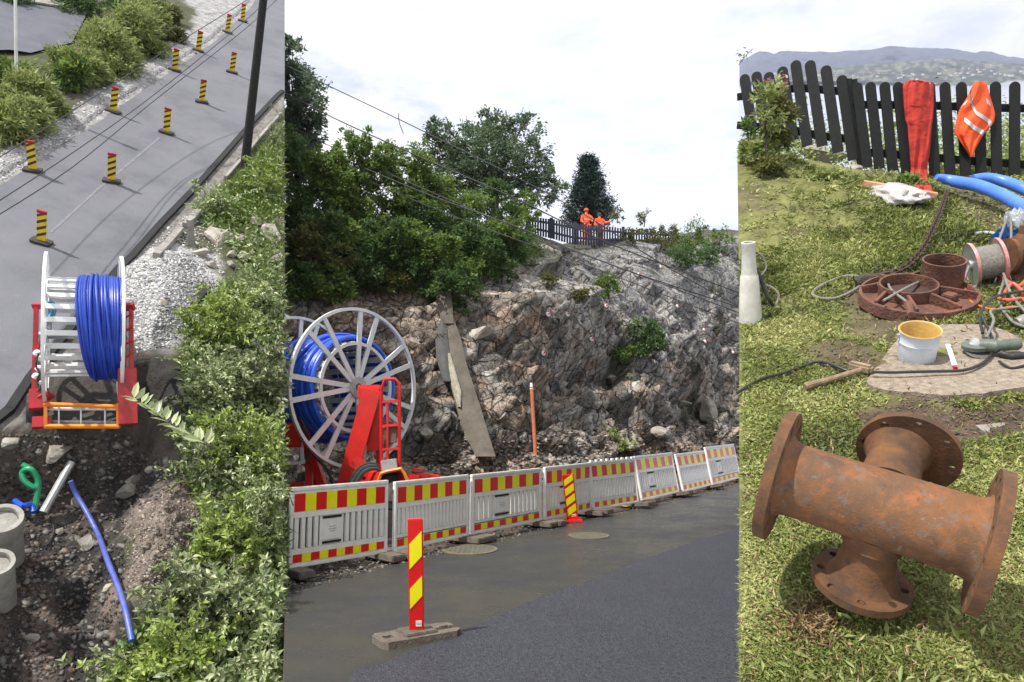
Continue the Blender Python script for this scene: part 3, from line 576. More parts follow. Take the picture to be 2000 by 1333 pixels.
for x in (115, 158, 205): beamA('front_divider', pA(x, 794, -.33), pA(x, 832, -.33), .018, .02, GALV)
beamA('roller', pA(92, 799, -.3), pA(228, 799, -.3), .03, .03, ALU)
beamA('lower_plate', pA(92, 825, -.28), pA(228, 827, -.28), .03, .05, GALV)
beamA('deck', pA(88, 815, -.1), pA(232, 815, -.1), .25, .02, RUBB)
for i, (x, y) in enumerate(((72, 690), (80, 700), (76, 720), (70, 735), (82, 750))): MB().lathe([(.03, -.03), (.045, 0), (.03, .03)], 12, Matrix.Translation(pA(x, y, -.25))).build('valve', ALU, bA)
MB().tube([pA(76, 690, -.3), pA(70, 715, -.32), pA(84, 740, -.3), pA(74, 765, -.32)], .012, 7, sm=5).build('control_hose', RUBB, bA)
MB().tube([pA(80, 688, -.3), pA(86, 715, -.3), pA(72, 745, -.3), pA(86, 770, -.3)], .012, 7, sm=5).build('control_hose', RUBB, bA)
for sx in (66, 250):
    M_ = Matrix.Translation(pA(sx, 800, .05)) @ Vector((0, 0, 1)).rotation_difference(axA).to_matrix().to_4x4()
    MB().lathe([(.13, -.06), (.2, -.07), (.22, -.03), (.22, .03), (.2, .07), (.13, .06)], 30, M_, closed=True).build('tyre', RUBB, bA)
o = MB().tube([A.at(100+6*math.cos(a)-1, 605+14*math.sin(a), dc-.1) - cA for a in np.linspace(0, 6.2, 14)], .028, 8, closed=True).build('rope_coil', CYAN); place(o, A, cA); tag(o, 'small coil of pale blue rope hanging on the left side of the drum', 'rope')

# shrubs along the far verge
def shrub(site, cx, cy, rx, ry, n, leaf, m, label, *a_, shoots=0, **kw):
    t = shrub0(site, cx, cy, rx, ry, n, leaf, m, label, *a_, **kw)
    if shoots:      # long leafy shoots standing out of the bush
        p = site.hit(cx, cy+ry*.6); dp = site.dep(p)-.15*rx*2*site.dep(p)/F; P = []; O = []; mb = MB(); T0 = (site.I @ t.matrix_world).translation
        for _ in range(shoots):
            s_ = site.at(cx+random.uniform(-.9, .9)*rx, cy+random.uniform(-.7, .95)*ry, dp+random.uniform(-.1, .2)); d = Vector((random.gauss(0, .55), random.gauss(-.2, .5), random.uniform(.3, 1))).normalized(); Ls = random.uniform(.25, .62); e = s_+d*Ls+Vector((0, 0, -.12*Ls)); mid = s_.lerp(e, .5)+Vector((0, 0, .1*Ls))
            if not site.inside(np.array([tuple(e)]))[0]: continue
            sp_ = spline([s_, mid, e], 7); mb.tube([q-T0 for q in sp_], [.007, .002], 4)
            for q in sp_[2:]:
                for k in range(random.choice((2, 3))): P.append(q-T0); O.append(d*.9+Vector([random.gauss(0, .7) for _ in range(3)]))
        leaves('shoot_leaves', np.array(P), leaf*1.25*rng.uniform(.6, 1.3, len(P)), .4, m, parent=t, tint=np.clip(rng.normal(.68, .2, len(P)), 0, 1), out=np.array(O), up=.9); tag(mb.build('shoots', BARK, t), kind='stuff')
    return t
def shrub0(site, cx, cy, rx, ry, n, leaf, m, label, name='shrub', group=None, lift=.35, cat='bush', base=None, **k):
    n = int(n*1.25) if site is A else n
    p = site.hit(*(base or (cx, cy+ry*.6))); dp = site.dep(p)-.15*rx*2*site.dep(p)/F
    bl = [blob(site, cx, cy, rx, ry, dp)]+[blob(site, cx+random.uniform(-.6, .6)*rx, cy+random.uniform(-.55, .5)*ry, rx*random.uniform(.35, .6), ry*random.uniform(.35, .6), dp+random.uniform(-.3, .3)*rx*dp/F) for _ in range(3)]
    return plant(name, label, cat, site, p, bl, n, leaf, m, group=group, **k)
SH = [(45, 225, 50, 34, L_LITE, 'low yellowish shrub just above the gravel near the lamp post'), (120, 130, 30, 30, L_LITE, 'pale shrub behind the dark rounded one'), (175, 135, 34, 34, L_LITE, 'pale shrub filling the row beside the dark rounded one'), (232, 120, 44, 30, L_LITE, 'yellowish shrub low over the gravel edge'), (285, 15, 40, 26, L_LITE, 'topmost shrub of the verge row'), (330, 30, 28, 24, L_BRN, 'weedy shrub at the top of the gravel'), (15, 150, 42, 38, L_MID, 'round green shrub around the foot of the white lamp post'), (62, 190, 42, 45, L_LITE, 'pale shrub right of the white lamp post'), (20, 245, 40, 40, L_LITE, 'low shrub at the left edge of the gravel verge'), (100, 205, 30, 26, L_LITE, 'small pale shrub in the middle of the verge row'),
      (146, 150, 32, 42, L_MID, 'dark rounded shrub standing out over the gravel'), (205, 95, 50, 52, L_LITE, 'large yellowish shrub in the verge row'), (258, 62, 46, 50, L_LITE, 'tall pale shrub near the top of the verge row'), (296, 45, 34, 40, L_LITE, 'narrow pale shrub near the gravel corner'),
      (300, 92, 30, 18, L_LITE, 'low bright green weeds at the verge corner'), (150, 8, 48, 20, L_DARK, 'dark trees at the top edge of the parking lot'), (235, 10, 40, 20, L_DARK, 'dark shrub above the yellowish one'), (30, -4, 45, 12, L_DARK, 'dark shrub far up the parking lot'), (345, 70, 22, 14, L_BRN, 'weedy clump where the verge narrows'), (0, 195, 26, 20, L_LITE, 'weeds by the footpath at the left edge')]
for i, s_ in enumerate(SH): shrub(A, s_[0], s_[1], s_[2], s_[3], int(s_[2]*s_[3]*1.7), .15, s_[4], s_[5], name='verge_shrub', group='shrubs between the lot and the road', wr=.22, clump=.26, up=.2)

# leafy slope on the near side
slope = [(556, 240), (520, 290), (480, 330), (455, 380), (400, 400), (390, 440), (460, 500), (480, 540), (430, 560), (400, 600), (360, 650), (350, 720), (370, 800), (350, 870), (370, 950), (400, 1010), (360, 1110), (310, 1190), (250, 1260), (210, 1333), (556, 1360)]
P = np.array([tuple(p) for p in scatter_px(A, slope, 15000)]); P = P[A.inside(P)]
leaves('slope_foliage', P+np.stack([rng.normal(0, .03, len(P)), rng.normal(0, .03, len(P)), rng.random(len(P))*.22], 1), .11*rng.uniform(.5, 1.2, len(P)), .42, L_SUN, A, tint=np.clip(.5*rng.random(len(P))+.5*(fbm(P[:, 0], P[:, 1], .7, 4)+.6), 0, 1)*rng.uniform(.6, 1, len(P)), up=.8)
tag(bpy.data.objects['slope_foliage'], 'dense leafy ground cover on the bank', kind='stuff')
SL = [(425, 395, 40, 34, 'leafy bush right of the gutter under the black pole'), (520, 360, 38, 40, 'bush on the upper bank against the frame edge'), (535, 265, 25, 35, 'small bush by the long concrete kerb'), (515, 590, 45, 36, 'leafy bush below the pale rocks'),
      (440, 640, 75, 60, 'broad sunlit bush right of the gravel heap'), (510, 740, 70, 70, 'pale bush halfway down the bank'), (420, 760, 60, 60, 'bush leaning towards the reel trailer'), (470, 880, 90, 70, 'large pale leaved bush beside the pit'), (400, 900, 50, 60, 'leafy bush hanging over the pit edge'),
      (520, 1010, 60, 80, 'bush with broad leaves on the lower bank'), (450, 1060, 70, 60, 'bush above the brown soil bank'), (400, 1180, 80, 60, 'low bush right of the blue pipe end'), (500, 1200, 80, 80, 'bush near the lower frame edge of the bank'), (330, 1290, 80, 45, 'lowest bush at the foot of the pit'), (245, 1320, 50, 26, 'low weeds creeping left into the pit bottom'), (470, 1310, 90, 45, 'weedy bush in the bottom corner of the bank')]
SL_i = 0
for x, y, rx, ry, lb in SL: shrub(A, x, y, rx, ry, int(rx*ry*.19), .068*random.uniform(.8, 1.25), (L_SUN, L_SUN2, L_SUN3)[SL_i % 3], lb, shoots=int(rx*ry/75), name='bank_bush', group='bushes on the bank beside the pit', wr=random.uniform(.3, .5), clump=.2, limbs=4); SL_i += 1
P = np.array([tuple(p) for p in scatter_px(A, [(556, 230), (500, 310), (440, 370), (400, 390), (410, 430), (480, 440), (556, 420)], 5000)+scatter_px(A, slope, 9000)]); P = P[A.inside(P)]
leaves('bank_grass', P, .2*rng.uniform(.4, 1.4, len(P)), .07, L_SUN2, A, tint=np.clip(rng.random(len(P))*.6+.35*(fbm(P[:, 0], P[:, 1], .9, 44)+.7), 0, 1), out=np.tile([0, 0, 1.], (len(P), 1)), up=.2, fold=.02); tag(bpy.data.objects['bank_grass'], 'long loose grass and weeds on the bank', kind='stuff')
b = MB()
for _ in range(160):
    p = A.hit(random.uniform(380, 540), random.uniform(560, 1320)); q = p+Vector((random.gauss(0, .12), random.gauss(0, .12), random.uniform(.25, .5)))
    if A.inside(np.array([tuple(q)]))[0]: b.tube([p, p.lerp(q, .5)+Vector((random.gauss(0, .03), 0, 0)), q], [.006, .002], 4)
o = b.build('bare_twigs', WOOD); place(o, A); tag(o, 'thin bare twigs sticking out of the bank foliage', kind='stuff')
# leafy branch reaching over the pit
tw = thing('leafy_branch', 'leafy branch with large pale leaves reaching over the pit', 'branch', A, A.at(410, 870, 7.6)); o0 = A.at(410, 870, 7.6)
ax_ = [A.at(x, y, 7.6)-o0 for x, y in [(410, 870), (370, 850), (330, 825), (295, 800), (262, 778)]]; sp_ = spline(ax_, 6); MB().tube(sp_, [.012, .004], 6).build('stem', BARK, tw)
lm = MB(); lm.add([(0, 0, 0), (.3, .2, .05), (.65, .17, .04), (1, 0, -.06), (.65, -.17, .04), (.3, -.2, .05), (.5, 0, -.02)], [(0, 6, 1), (1, 6, 2), (2, 6, 3), (0, 5, 6), (5, 4, 6), (4, 3, 6)]); lo = lm.build('leaf', L_SUN, tw, smooth=False); lm_me = lo.data
at = lm_me.attributes.new('tint', 'FLOAT', 'POINT'); at.data.foreach_set('value', [.75]*7); first = True
for i in range(1, len(sp_)):
    for s_ in (-1, 1):
        if random.random() < .3: continue
        o = lo if first else bpy.data.objects.new('leaf', lm_me)
        if not first: COL.objects.link(o); o.parent = tw
        first = False; o.location = sp_[i]; o.rotation_euler = (random.uniform(-.5, .9), random.uniform(-.6, .2), math.pi*.85+s_*random.uniform(.5, 1.1)); k = random.uniform(.13, .21); o.scale = (k, k*.9, k)
# overhead wires crossing the verge
def wire(site, pts, r, label, group, name='overhead_wire', m=CBLK, sag=.0):
    q = [site.at(*p) for p in pts]; o0 = q[0]; o = MB().tube([p-o0 for p in q], r, 6, sm=6).build(name, m); place(o, site, o0); return tag(o, label, 'wire', group)
wire(A, [(-60, 345, 10.5), (140, 218, 13.2), (330, 95, 16.6), (470, 8, 19), (540, -40, 21)], .009, 'upper overhead wire crossing the gravel verge', 'wires over the grey road')
wire(A, [(-60, 430, 9.6), (140, 300, 12), (300, 186, 15), (480, 40, 18), (540, -20, 20)], .009, 'middle overhead wire along the road edge', 'wires over the grey road')
wire(A, [(-60, 455, 9.5), (140, 328, 12), (300, 198, 15), (480, 56, 18), (540, 0, 20)], .009, 'lower overhead wire over the road surface', 'wires over the grey road')
# ================================================================== MIDDLE: wet road, barriers, reel trailer, rock cut
BL0 = np.array([-2.83, 9.37]); e2 = np.array([.602, .798]); e2 /= np.linalg.norm(e2); n2_ = np.array([-e2[1], e2[0]])
seam = gp(B, [(556, 1500), (556, 1172)])
ground = sheet('roadside_ground', B, [B.g(556, 1500), B.g(556, 1125), Vector((-9, 9.2, 0)), Vector((-16, 70, 0)), Vector((60, 70, 0)), Vector((30, 3.0, 0)), Vector((.2, 3.0, 0))], -.03, EARTH, .5)
road = sheet('wet_road', B, [B.g(556, 1500), B.g(556, 1158), B.g(640, 1132), B.g(757, 1104), B.g(915, 1064), B.g(1060, 1034), B.g(1240, 996), B.g(1435, 951), Vector((13.5, 30, 0)), Vector((34, 62, 0)), Vector((50, 62, 0)), Vector((20, 3.2, 0)), Vector((.3, 3.2, 0))], .0, WET, .05, mside=ASHE)
new = [(660, 1345), (700, 1312), (765, 1290), (850, 1252), (950, 1216), (1010, 1186), (1090, 1156), (1190, 1120), (1300, 1078), (1435, 1034)]
npz = [B.g(x, y) for x, y in new]; jag = []
for i in range(len(npz)-1):
    for k in range(5): q = npz[i].lerp(npz[i+1], k/5); jag.append(q+Vector((random.uniform(-1, 1), random.uniform(-1, 1), 0))*.018)
sheet('new_asphalt_lane', B, jag+[npz[-1], Vector((12, 21, 0)), Vector((34, 52, 0)), Vector((48, 52, 0)), Vector((18, 3.3, 0)), Vector((.9, 3.3, 0))], .006, NEWA, .004)
stones('roadside_gravel', B, scatter_px(B, [(556, 1164), (757, 1108), (1060, 1040), (1435, 954), (1435, 935), (1060, 1008), (757, 1075), (556, 1115)], 2200), .015, .045, GRAV, [(.05, .05, .05), (.12, .12, .12), (.03, .03, .03), (.2, .19, .18)], 'wet dark gravel along the foot of the barriers')
for px, py, rx, lb in ((917, 1074, 55, 'nearer rusty manhole cover set in the wet road'), (1150, 1047, 40, 'farther pale manhole cover set in the wet road')):
    p = B.g(px, py); r = rx*B.dep(p)/F; t = thing('manhole_cover', lb, 'manhole cover', B, p)
    MB().lathe([(r, .0), (r, .012), (r*.88, .014), (r*.88, 0)], 48, closed=True).build('frame_ring', mat('worn_iron', (.2, .15, .08), (.1, .085, .06), scale=9), t)
    b = MB(); b.lathe([(r*.87, .0), (r*.87, .01), (.001, .0105)], 48)
    for k in range(-4, 5): b.box((k*r*.17, 0, .012), (r*.05, 2*math.sqrt(max(0, (r*.8)**2-(k*r*.17)**2)), .006))
    b.build('lid', mat('lid_iron', (.13, .12, .08), (.07, .07, .055), scale=12), t)

# cliff
prof = np.array([(-.6, -.03), (0, 0), (.9, .04), (1.5, .13), (2.3, .34), (3.3, .56), (4.6, .76), (6.2, .92), (7.6, 1.0), (10, 1.02), (15, .98), (26, .8)])
nu, nv = 830, 270; S = -8+74*np.linspace(0, 1, nu)**1.35; tt = np.interp(np.linspace(0, 1, nv), [0, .72, 1], [-.6, 7.6, 26])
Sg, Tg = np.meshgrid(S, tt); rise = np.interp(Tg, prof[:, 0], prof[:, 1])
d0 = 5.4+(3.0-5.4)*sst(Sg, 7, 13)
def base_xy(s_, off): return BL0[0]+e2[0]*s_+n2_[0]*off, BL0[1]+e2[1]*s_+n2_[1]*off
rx_, ry_ = base_xy(S, 5.4+(3.0-5.4)*sst(S, 7, 13)+7.6)
colp = 1000+F*rx_/(ry_*math.cos(PITCH)+4*math.sin(PITCH))
ty = np.interp(colp, [300, 565, 700, 800, 950, 1040, 1120, 1215, 1300, 1360, 1435, 1600, 2000], [400, 400, 425, 430, 440, 452, 478, 462, 468, 462, 446, 470, 640])
vv = (666.5-ty)/F; zr = 1.95+(vv*math.cos(PITCH)+math.sin(PITCH))/(math.cos(PITCH)-vv*math.sin(PITCH))*ry_
Hs = np.maximum(zr, 1.5)
Xc, Yc = base_xy(Sg, d0+Tg); Zc = rise*Hs[None, :]
Zc = Zc-.1
Hh = np.hypot(1, 1); U = Sg; W_ = Zc*1.1+Tg*.5
wv = .2*fbm(U, W_, 2.3, 50); Ur = U*.94+W_*.34+wv; Wr = -U*.34+W_*.94-wv
f1, id1, g1 = facet(Ur, Wr, 2.6, 1, .9, .8); f2_, id2, g2 = facet(Ur+.3*f1, Wr, .95, 2, .8, .75); f3, id3, g3 = facet(Ur, Wr+.3*f2_, .38, 3, .7, .7); f4, id4, g4 = facet(Ur+.1*f3, Wr, .17, 4, .6, .7)
lower = 1-sst(rise, .45, .75); am = .3+1.0*lower; top = 1-sst(Tg, 6.4, 7.8); foot = sst(Tg, -.2, .9)
dis = (.75*f1+.34*f2_*am+.11*f3*am+.03*f4*am+.5*fbm(U, W_, 3.5, 60, 3))*top*foot*.95+.1*f3*(1-foot)
col = 1000+F*Xc/(Yc*math.cos(PITCH)+(Zc-1.95)*math.sin(PITCH)); row = 666.5-F*(-Yc*math.sin(PITCH)+(Zc-1.95)*math.cos(PITCH))/(Yc*math.cos(PITCH)+(Zc-1.95)*math.sin(PITCH))
for hx_, hy_, hr, hv, ha in ((1120, 725, 45, 60, -.9), (1190, 712, 75, 22, -.9), (1085, 790, 60, 30, -.6), (1060, 640, 55, 70, .55), (1140, 630, 60, 60, .6), (1000, 620, 50, 45, .7), (1260, 600, 80, 60, .35), (1240, 780, 60, 30, .45), (1400, 530, 50, 50, .8), (1350, 700, 60, 50, .5), (1400, 790, 40, 60, -.6), (985, 800, 45, 50, .5), (830, 830, 50, 60, -.6), (1150, 830, 70, 22, -.5), (900, 870, 60, 30, -.5), (950, 720, 40, 60, .3)):
    dis += ha*np.exp(-((col-hx_)/hr)**2-((row-hy_)/hv)**2)
dis -= .3*(1-sst(g2, .0, .07))*top*foot*am+.14*(1-sst(g3, .0, .08))*top*foot*lower
Xc = Xc-n2_[0]*.75*dis; Yc = Yc-n2_[1]*.75*dis; Zc = Zc+.6*dis*top+.05*fbm(U, Tg, .8, 70)*(1-top)
g_ = np.array([.27, .255, .235]); pk = np.array([.33, .245, .185]); dk = np.array([.07, .063, .056]); lt = np.array([.42, .4, .37]); moss = np.array([.04, .045, .016]); gy = np.array([.19, .19, .195])
def mixc(a, b, t): return a*(1-t[..., None])+b*t[..., None]
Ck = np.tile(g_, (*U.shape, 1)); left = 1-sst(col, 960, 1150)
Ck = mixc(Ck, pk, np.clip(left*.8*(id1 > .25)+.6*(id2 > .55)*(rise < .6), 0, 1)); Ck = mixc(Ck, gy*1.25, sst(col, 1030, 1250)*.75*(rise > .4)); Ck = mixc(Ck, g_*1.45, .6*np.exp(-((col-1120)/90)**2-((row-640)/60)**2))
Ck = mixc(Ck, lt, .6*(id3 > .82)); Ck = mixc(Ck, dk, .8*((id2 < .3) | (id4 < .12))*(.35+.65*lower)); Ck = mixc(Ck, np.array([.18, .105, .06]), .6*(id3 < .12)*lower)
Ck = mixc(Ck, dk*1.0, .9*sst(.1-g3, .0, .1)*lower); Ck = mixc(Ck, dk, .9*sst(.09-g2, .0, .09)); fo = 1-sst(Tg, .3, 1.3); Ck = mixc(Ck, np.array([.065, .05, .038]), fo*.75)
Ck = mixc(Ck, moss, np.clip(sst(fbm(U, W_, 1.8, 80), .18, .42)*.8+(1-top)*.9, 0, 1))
V = np.stack([Xc.ravel(), Yc.ravel(), Zc.ravel()], 1); Fc = gridf(nu, nv)
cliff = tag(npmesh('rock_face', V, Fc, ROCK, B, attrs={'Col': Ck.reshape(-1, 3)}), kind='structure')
B.bvh = BVHTree.FromPolygons([tuple(v) for v in V], [tuple(f) for f in Fc])
stones('rock_debris', B, scatter_px(B, [(800, 900), (880, 860), (1000, 862), (1200, 830), (1435, 820), (1435, 885), (1200, 895), (1000, 915), (860, 935)], 1500), .03, .13, GRAV, [(.15, .13, .11), (.25, .22, .19), (.07, .06, .055), (.32, .29, .26), (.2, .13, .09)], 'broken rock at the foot of the rock face')
for a in [(1380, 820, 26, 38, 'leaning brown slab of rock at the right of the rock face', STONE), (1230, 872, 40, 16, 'pale block low in the debris behind the barriers', STONE), (1290, 850, 30, 14, 'pinkish block right of the green fern', STONE), (905, 700, 24, 18, 'grey block right of the concrete chute', STONE), (940, 655, 28, 20, 'ledge stone above the stacked slabs', STONEP), (985, 820, 24, 20, 'pinkish block left of the orange pole', STONE),
          (1120, 760, 22, 16, 'block in the dark hollow of the rock face', STONE), (1190, 745, 34, 14, 'long pale block under the overhang', STONE), (1420, 730, 18, 22, 'dark block at the right edge of the rock face', STONE), (1330, 790, 26, 12, 'broken plate of rock on the debris', STONE), (830, 850, 26, 20, 'dark block beside the reel trailer', STONE), (1060, 800, 22, 16, 'dark block right of the orange pole', STONE)]:
    rock(B, *a[:5], m=a[5])

# concrete chute on the rock
def chute(pts, dep_, th, label, m):
    P_ = [B.at(x, y, d) for x, y, d in pts]; o0 = P_[0]; nn = Vector((.5, -.85, .2)).normalized()*th; k = len(P_)
    b = MB(); b.add([p-o0 for p in P_]+[p-o0-nn for p in P_], [tuple(range(k)), tuple(range(2*k-1, k-1, -1))]+[(i, i+k, (i+1) % k+k, (i+1) % k) for i in range(k)])
    return b, o0
hd = lambda x, y, dz=0: B.dep(B.hit(x, y))-dz
t = thing('concrete_chute', 'long grey concrete chute running down the rock face', 'concrete chute', B, B.hit(905, 760))
CHM = mat('chute_concrete', (.15, .13, .105), (.08, .07, .055), (.12, .105, .085), scale=2.5, bump=.5, bscale=20, rough=.85)
dA_ = hd(868, 600, .45); dB_ = hd(885, 700, .5); dC_ = hd(940, 870, .5)
def loft(name, rows, th, off, m_):
    o0 = B.hit(905, 760); d0_, d1_ = hd(866, 566, 1.0), hd(948, 890, .75); V = []; n = len(rows)
    R2 = []
    for i in range(n-1):
        for k in range(5): f = k/5; R2.append([rows[i][j]*(1-f)+rows[i+1][j]*f for j in range(3)])
    R2.append(rows[-1])
    for y, xl, xr in R2:
        d = d0_+(d1_-d0_)*(y-566)/324-off
        for k in range(7): f = k/6; e = random.uniform(-.012, .012); V.append(B.at(xl+(xr-xl)*f, y, d-.05*math.sin(math.pi*f)+e)-o0)
        V.append(B.at(xr, y, d)+Vector((-.05, th, 0))-o0); V.append(B.at(xl, y, d)+Vector((-.05, th, 0))-o0)
    b = MB(); N_ = len(R2); b.add(V, [(i*9+j, i*9+(j+1) % 9, (i+1)*9+(j+1) % 9, (i+1)*9+j) for i in range(N_-1) for j in range(9)]+[tuple(range(9)), tuple((N_-1)*9+j for j in range(8, -1, -1))])
    return b.build(name, m_, t)
loft('upper_slab', [(564, 847, 880), (600, 856, 884), (632, 862, 886)], .7, .06, CHM)
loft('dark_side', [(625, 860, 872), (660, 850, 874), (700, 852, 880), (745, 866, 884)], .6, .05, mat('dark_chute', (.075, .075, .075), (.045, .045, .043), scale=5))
loft('lower_slab', [(628, 870, 888), (660, 872, 900), (700, 874, 908), (745, 878, 922), (800, 892, 940), (850, 908, 955), (892, 930, 968)], .7, .0, CHM)
loft('pale_patch', [(690, 876, 880), (705, 877, 884), (725, 879, 890), (745, 883, 895), (765, 888, 901), (782, 893, 901), (795, 897, 900)], .05, .1, mat('lime_patch', (.45, .43, .33), (.25, .23, .18), scale=6))
p = B.hit(1046, 888); q = B.near(p, 1038, 756)
t = thing('orange_pole', 'slim orange plastic pole standing at the foot of the rock face', 'pole', B, p)
MB().tube([Vector((0, 0, -.1)), q-p], .055, 12).build('tube', OPIPE, t); MB().tube([(q-p)*.97, (q-p)*1.06], [.057, .04], 12).build('cap', WHT, t)
for i, (x, y) in enumerate([(1067, 617), (1105, 617), (1152, 665), (1320, 600), (1374, 669), (1372, 646), (1058, 693), (1429, 690), (1288, 523), (1406, 500), (1245, 538), (1180, 600)]):
    p = B.hit(x, y); lb = ['pale bolt plate at the left end of the netted rock', 'bolt plate just right of the leftmost one', 'bolt plate below the two left ones', 'bolt plate low on the steep right face', 'lower bolt plate of the close pair on the right', 'upper bolt plate of the close pair on the right', 'bolt plate near the dark hollow', 'bolt plate by the frame edge of the rock face', 'bolt plate under the ridge bushes', 'bolt plate high on the rounded rock at the right', 'reddish bolt plate below the ridge', 'bolt plate next to the small rock bush'][i]
    Rr = Vector((0, 0, 1)).rotation_difference(Vector((.5, -.8, .3))).to_matrix().to_4x4(); t = thing('rock_bolt', lb, 'rock bolt', B, p+Vector((.05, -.1, .03)), Rr, group='bolt plates on the rock face')
    MB().lathe([(.001, .0), (.085, .0), (.07, .03), (.03, .05), (.001, .06)], 14).build('plate', WHT, t); MB().lathe([(.001, .05), (.03, .05), (.03, .1), (.001, .11)], 8).build('nut', SRED, t)

# barriers
def barrier(kind):
    t = thing('barrier', '', 'barrier', B, (0, 0, 0)); L = 2.0
    fr = MB(); fr.box((L/2, 0, .975), (L, .06, .05)); fr.box((.03, 0, .5), (.06, .055, .9)); fr.box((L-.03, 0, .5), (.06, .055, .9)); fr.box((L/2, 0, .025), (L-.01, .055, .05))
    if kind == 2:
        for k in range(9): fr.box((.1+k*.225, 0, 1.02), (.1, .05, .045))
    fr.build('frame', WHT, t, bevel=.008)
    MB().box((L/2, 0, .805), (L-.13, .03, .31)).build('upper_backing', WHT, t); MB().box((L/2, 0, .2), (L-.13, .03, .06)).build('lower_backing', WHT, t)
    MB().box((L/2, 0, .63), (L-.13, .045, .035)).build('mid_rail', WHT, t, bevel=.004); MB().box((L/2, 0, .12), (L-.13, .03, .13)).build('foot_panel', WHT, t)
    bk = {o_.name.split('.')[0]: o_ for o_ in COL.objects[-4:]}
    for nm, z0, z1, ns in (('upper_band', .69, .915, 9), ('lower_band', .065, .165, 11)):
        b = MB(); x0 = .075; wd = (L-.15)/ns
        for s_ in (-1, 1):
            for k in range(ns):
                w0 = x0+k*wd; y = s_*.018; b.add([(w0, y, z0), (w0+wd, y, z0), (w0+wd, y, z1), (w0, y, z1)], [(0, 1, 2, 3)], k % 2)
        b.build(nm, [SREDF if kind == 3 else SRED, YEL], bk['upper_backing' if nm[0] == 'u' else 'foot_panel'], smooth=False)
    zb, zt = .235, .615
    if kind == 2:
        n = 15; me = None
        for k in range(n):
            xx = .12+k*(L-.3)/(n-1); b = MB().bar((xx-.06, 0, zb), (xx+.09, 0, zt), .055, .035, Vector((0, 1, 0)))
            b.build('slat', WHT, t, smooth=False)
        MB().box((.08, 0, .42), (.05, .03, .4)).build('edge_strip', WHT, t)
    else:
        n = 15 if kind == 0 else 19; wd = (L-.14)/n; me = None
        for k in range(n):
            if kind != 1 and 4 <= k <= 7: continue
            if me is None: o = MB().box((0, 0, (zb+zt)/2), (wd*.58, .035, zt-zb)).build('slat', WHT, t, smooth=False); me = o.data
            else: o = bpy.data.objects.new('slat', me); COL.objects.link(o); o.parent = t
            o.location.x = .07+wd*(k+.5)
        if kind != 1:
            c = .07+wd*6; MB().box((c, 0, .425), (wd*3.1, .035, .26)).build('name_plate', WHT, t, bevel=.004); np_ = COL.objects[-1]; MB().box((c, 0, .425), (wd*3.8, .012, .38)).build('plate_web', WHT, t)
            b = MB()
            for z, w_ in ((.46, .2), (.43, .26), (.40, .16)):
                for s_ in (-1, 1): b.box((c, s_*.0185, z), (w_*wd*5, .002, .008))
            b.build('plate_print', INK, np_, smooth=False)
            for z in (.585, .265): MB().box((c, 0, z), (wd*3, .04, .03)).build('plate_slot', ASHE, np_)
    for x in (.08, L-.08): MB().box((x, 0, -.03), (.3, .75, .09)).build('foot', RUBG, t, bevel=.015)
    return t
protos = {}; kidcache = {}
BR = [((575, 1122), (757, 1089), 0, 0, 'first barrier from the left, cut by the edge, in front of the red trailer arms'), ((767, 1088), (915, 1055), 1, 0, 'second barrier from the left, behind the near red marker board'), ((919, 1054), (1058, 1024), 0, 0, 'third barrier from the left with a name plate, over the nearer manhole cover'),
      ((1063, 1024), (1155, 1003), 0, 0, 'fourth barrier from the left, behind the leaning far marker board'), ((1158, 1004), (1248, 987), 2, 4, 'barrier with slanting slots and a notched top edge'), ((1253, 984), (1327, 966), 3, 8, 'barrier right of the slanting slotted one, with a name plate'),
      ((1334, 966), (1392, 951), 1, 9, 'small leaning barrier between two with name plates'), ((1391, 952), (1447, 936), 3, 8, 'last barrier at the right end of the row')]
for i, (a, b_, kd, roll, lb) in enumerate(BR):
    p = B.g(a[0], a[1]+3); q = B.g(b_[0], b_[1]+3)
    if i == 0: p = B.g(561, 1127)
    d = q-p; L_ = d.length; ang = math.atan2(d.y, d.x); 
    if kd not in protos: protos[kd] = barrier(kd); o = protos[kd]
    else: o = copy_tree(protos[kd])
    sz = [1.0, .97, .96, .97, .98, 1.02, .98, 1.08][i]
    place(o, B, p+Vector((0, 0, .09)), Matrix.Rotation(ang, 4, 'Z') @ Matrix.Rotation(-math.radians(roll*1.3), 4, 'X'), (L_/2.0*.985, 1, sz)); tag(o, lb, 'barrier', 'red and yellow barriers along the wet road')
for px, pts, lb in ((0, [(1200, 988), (1225, 993), (1236, 984), (1225, 978)], 'yellow strap loop under the barrier with slanting slots'), (1, [(1268, 978), (1280, 985), (1286, 974), (1276, 968)], 'small yellow strap loop under the sixth barrier')):
    q = [B.g(x, y)+Vector((0, 0, .04)) for x, y in pts]; o0 = q[0]; o = MB().tube([p-o0 for p in q], .012, 6, sm=5).build('yellow_strap', YELD); place(o, B, o0); tag(o, lb, 'strap')
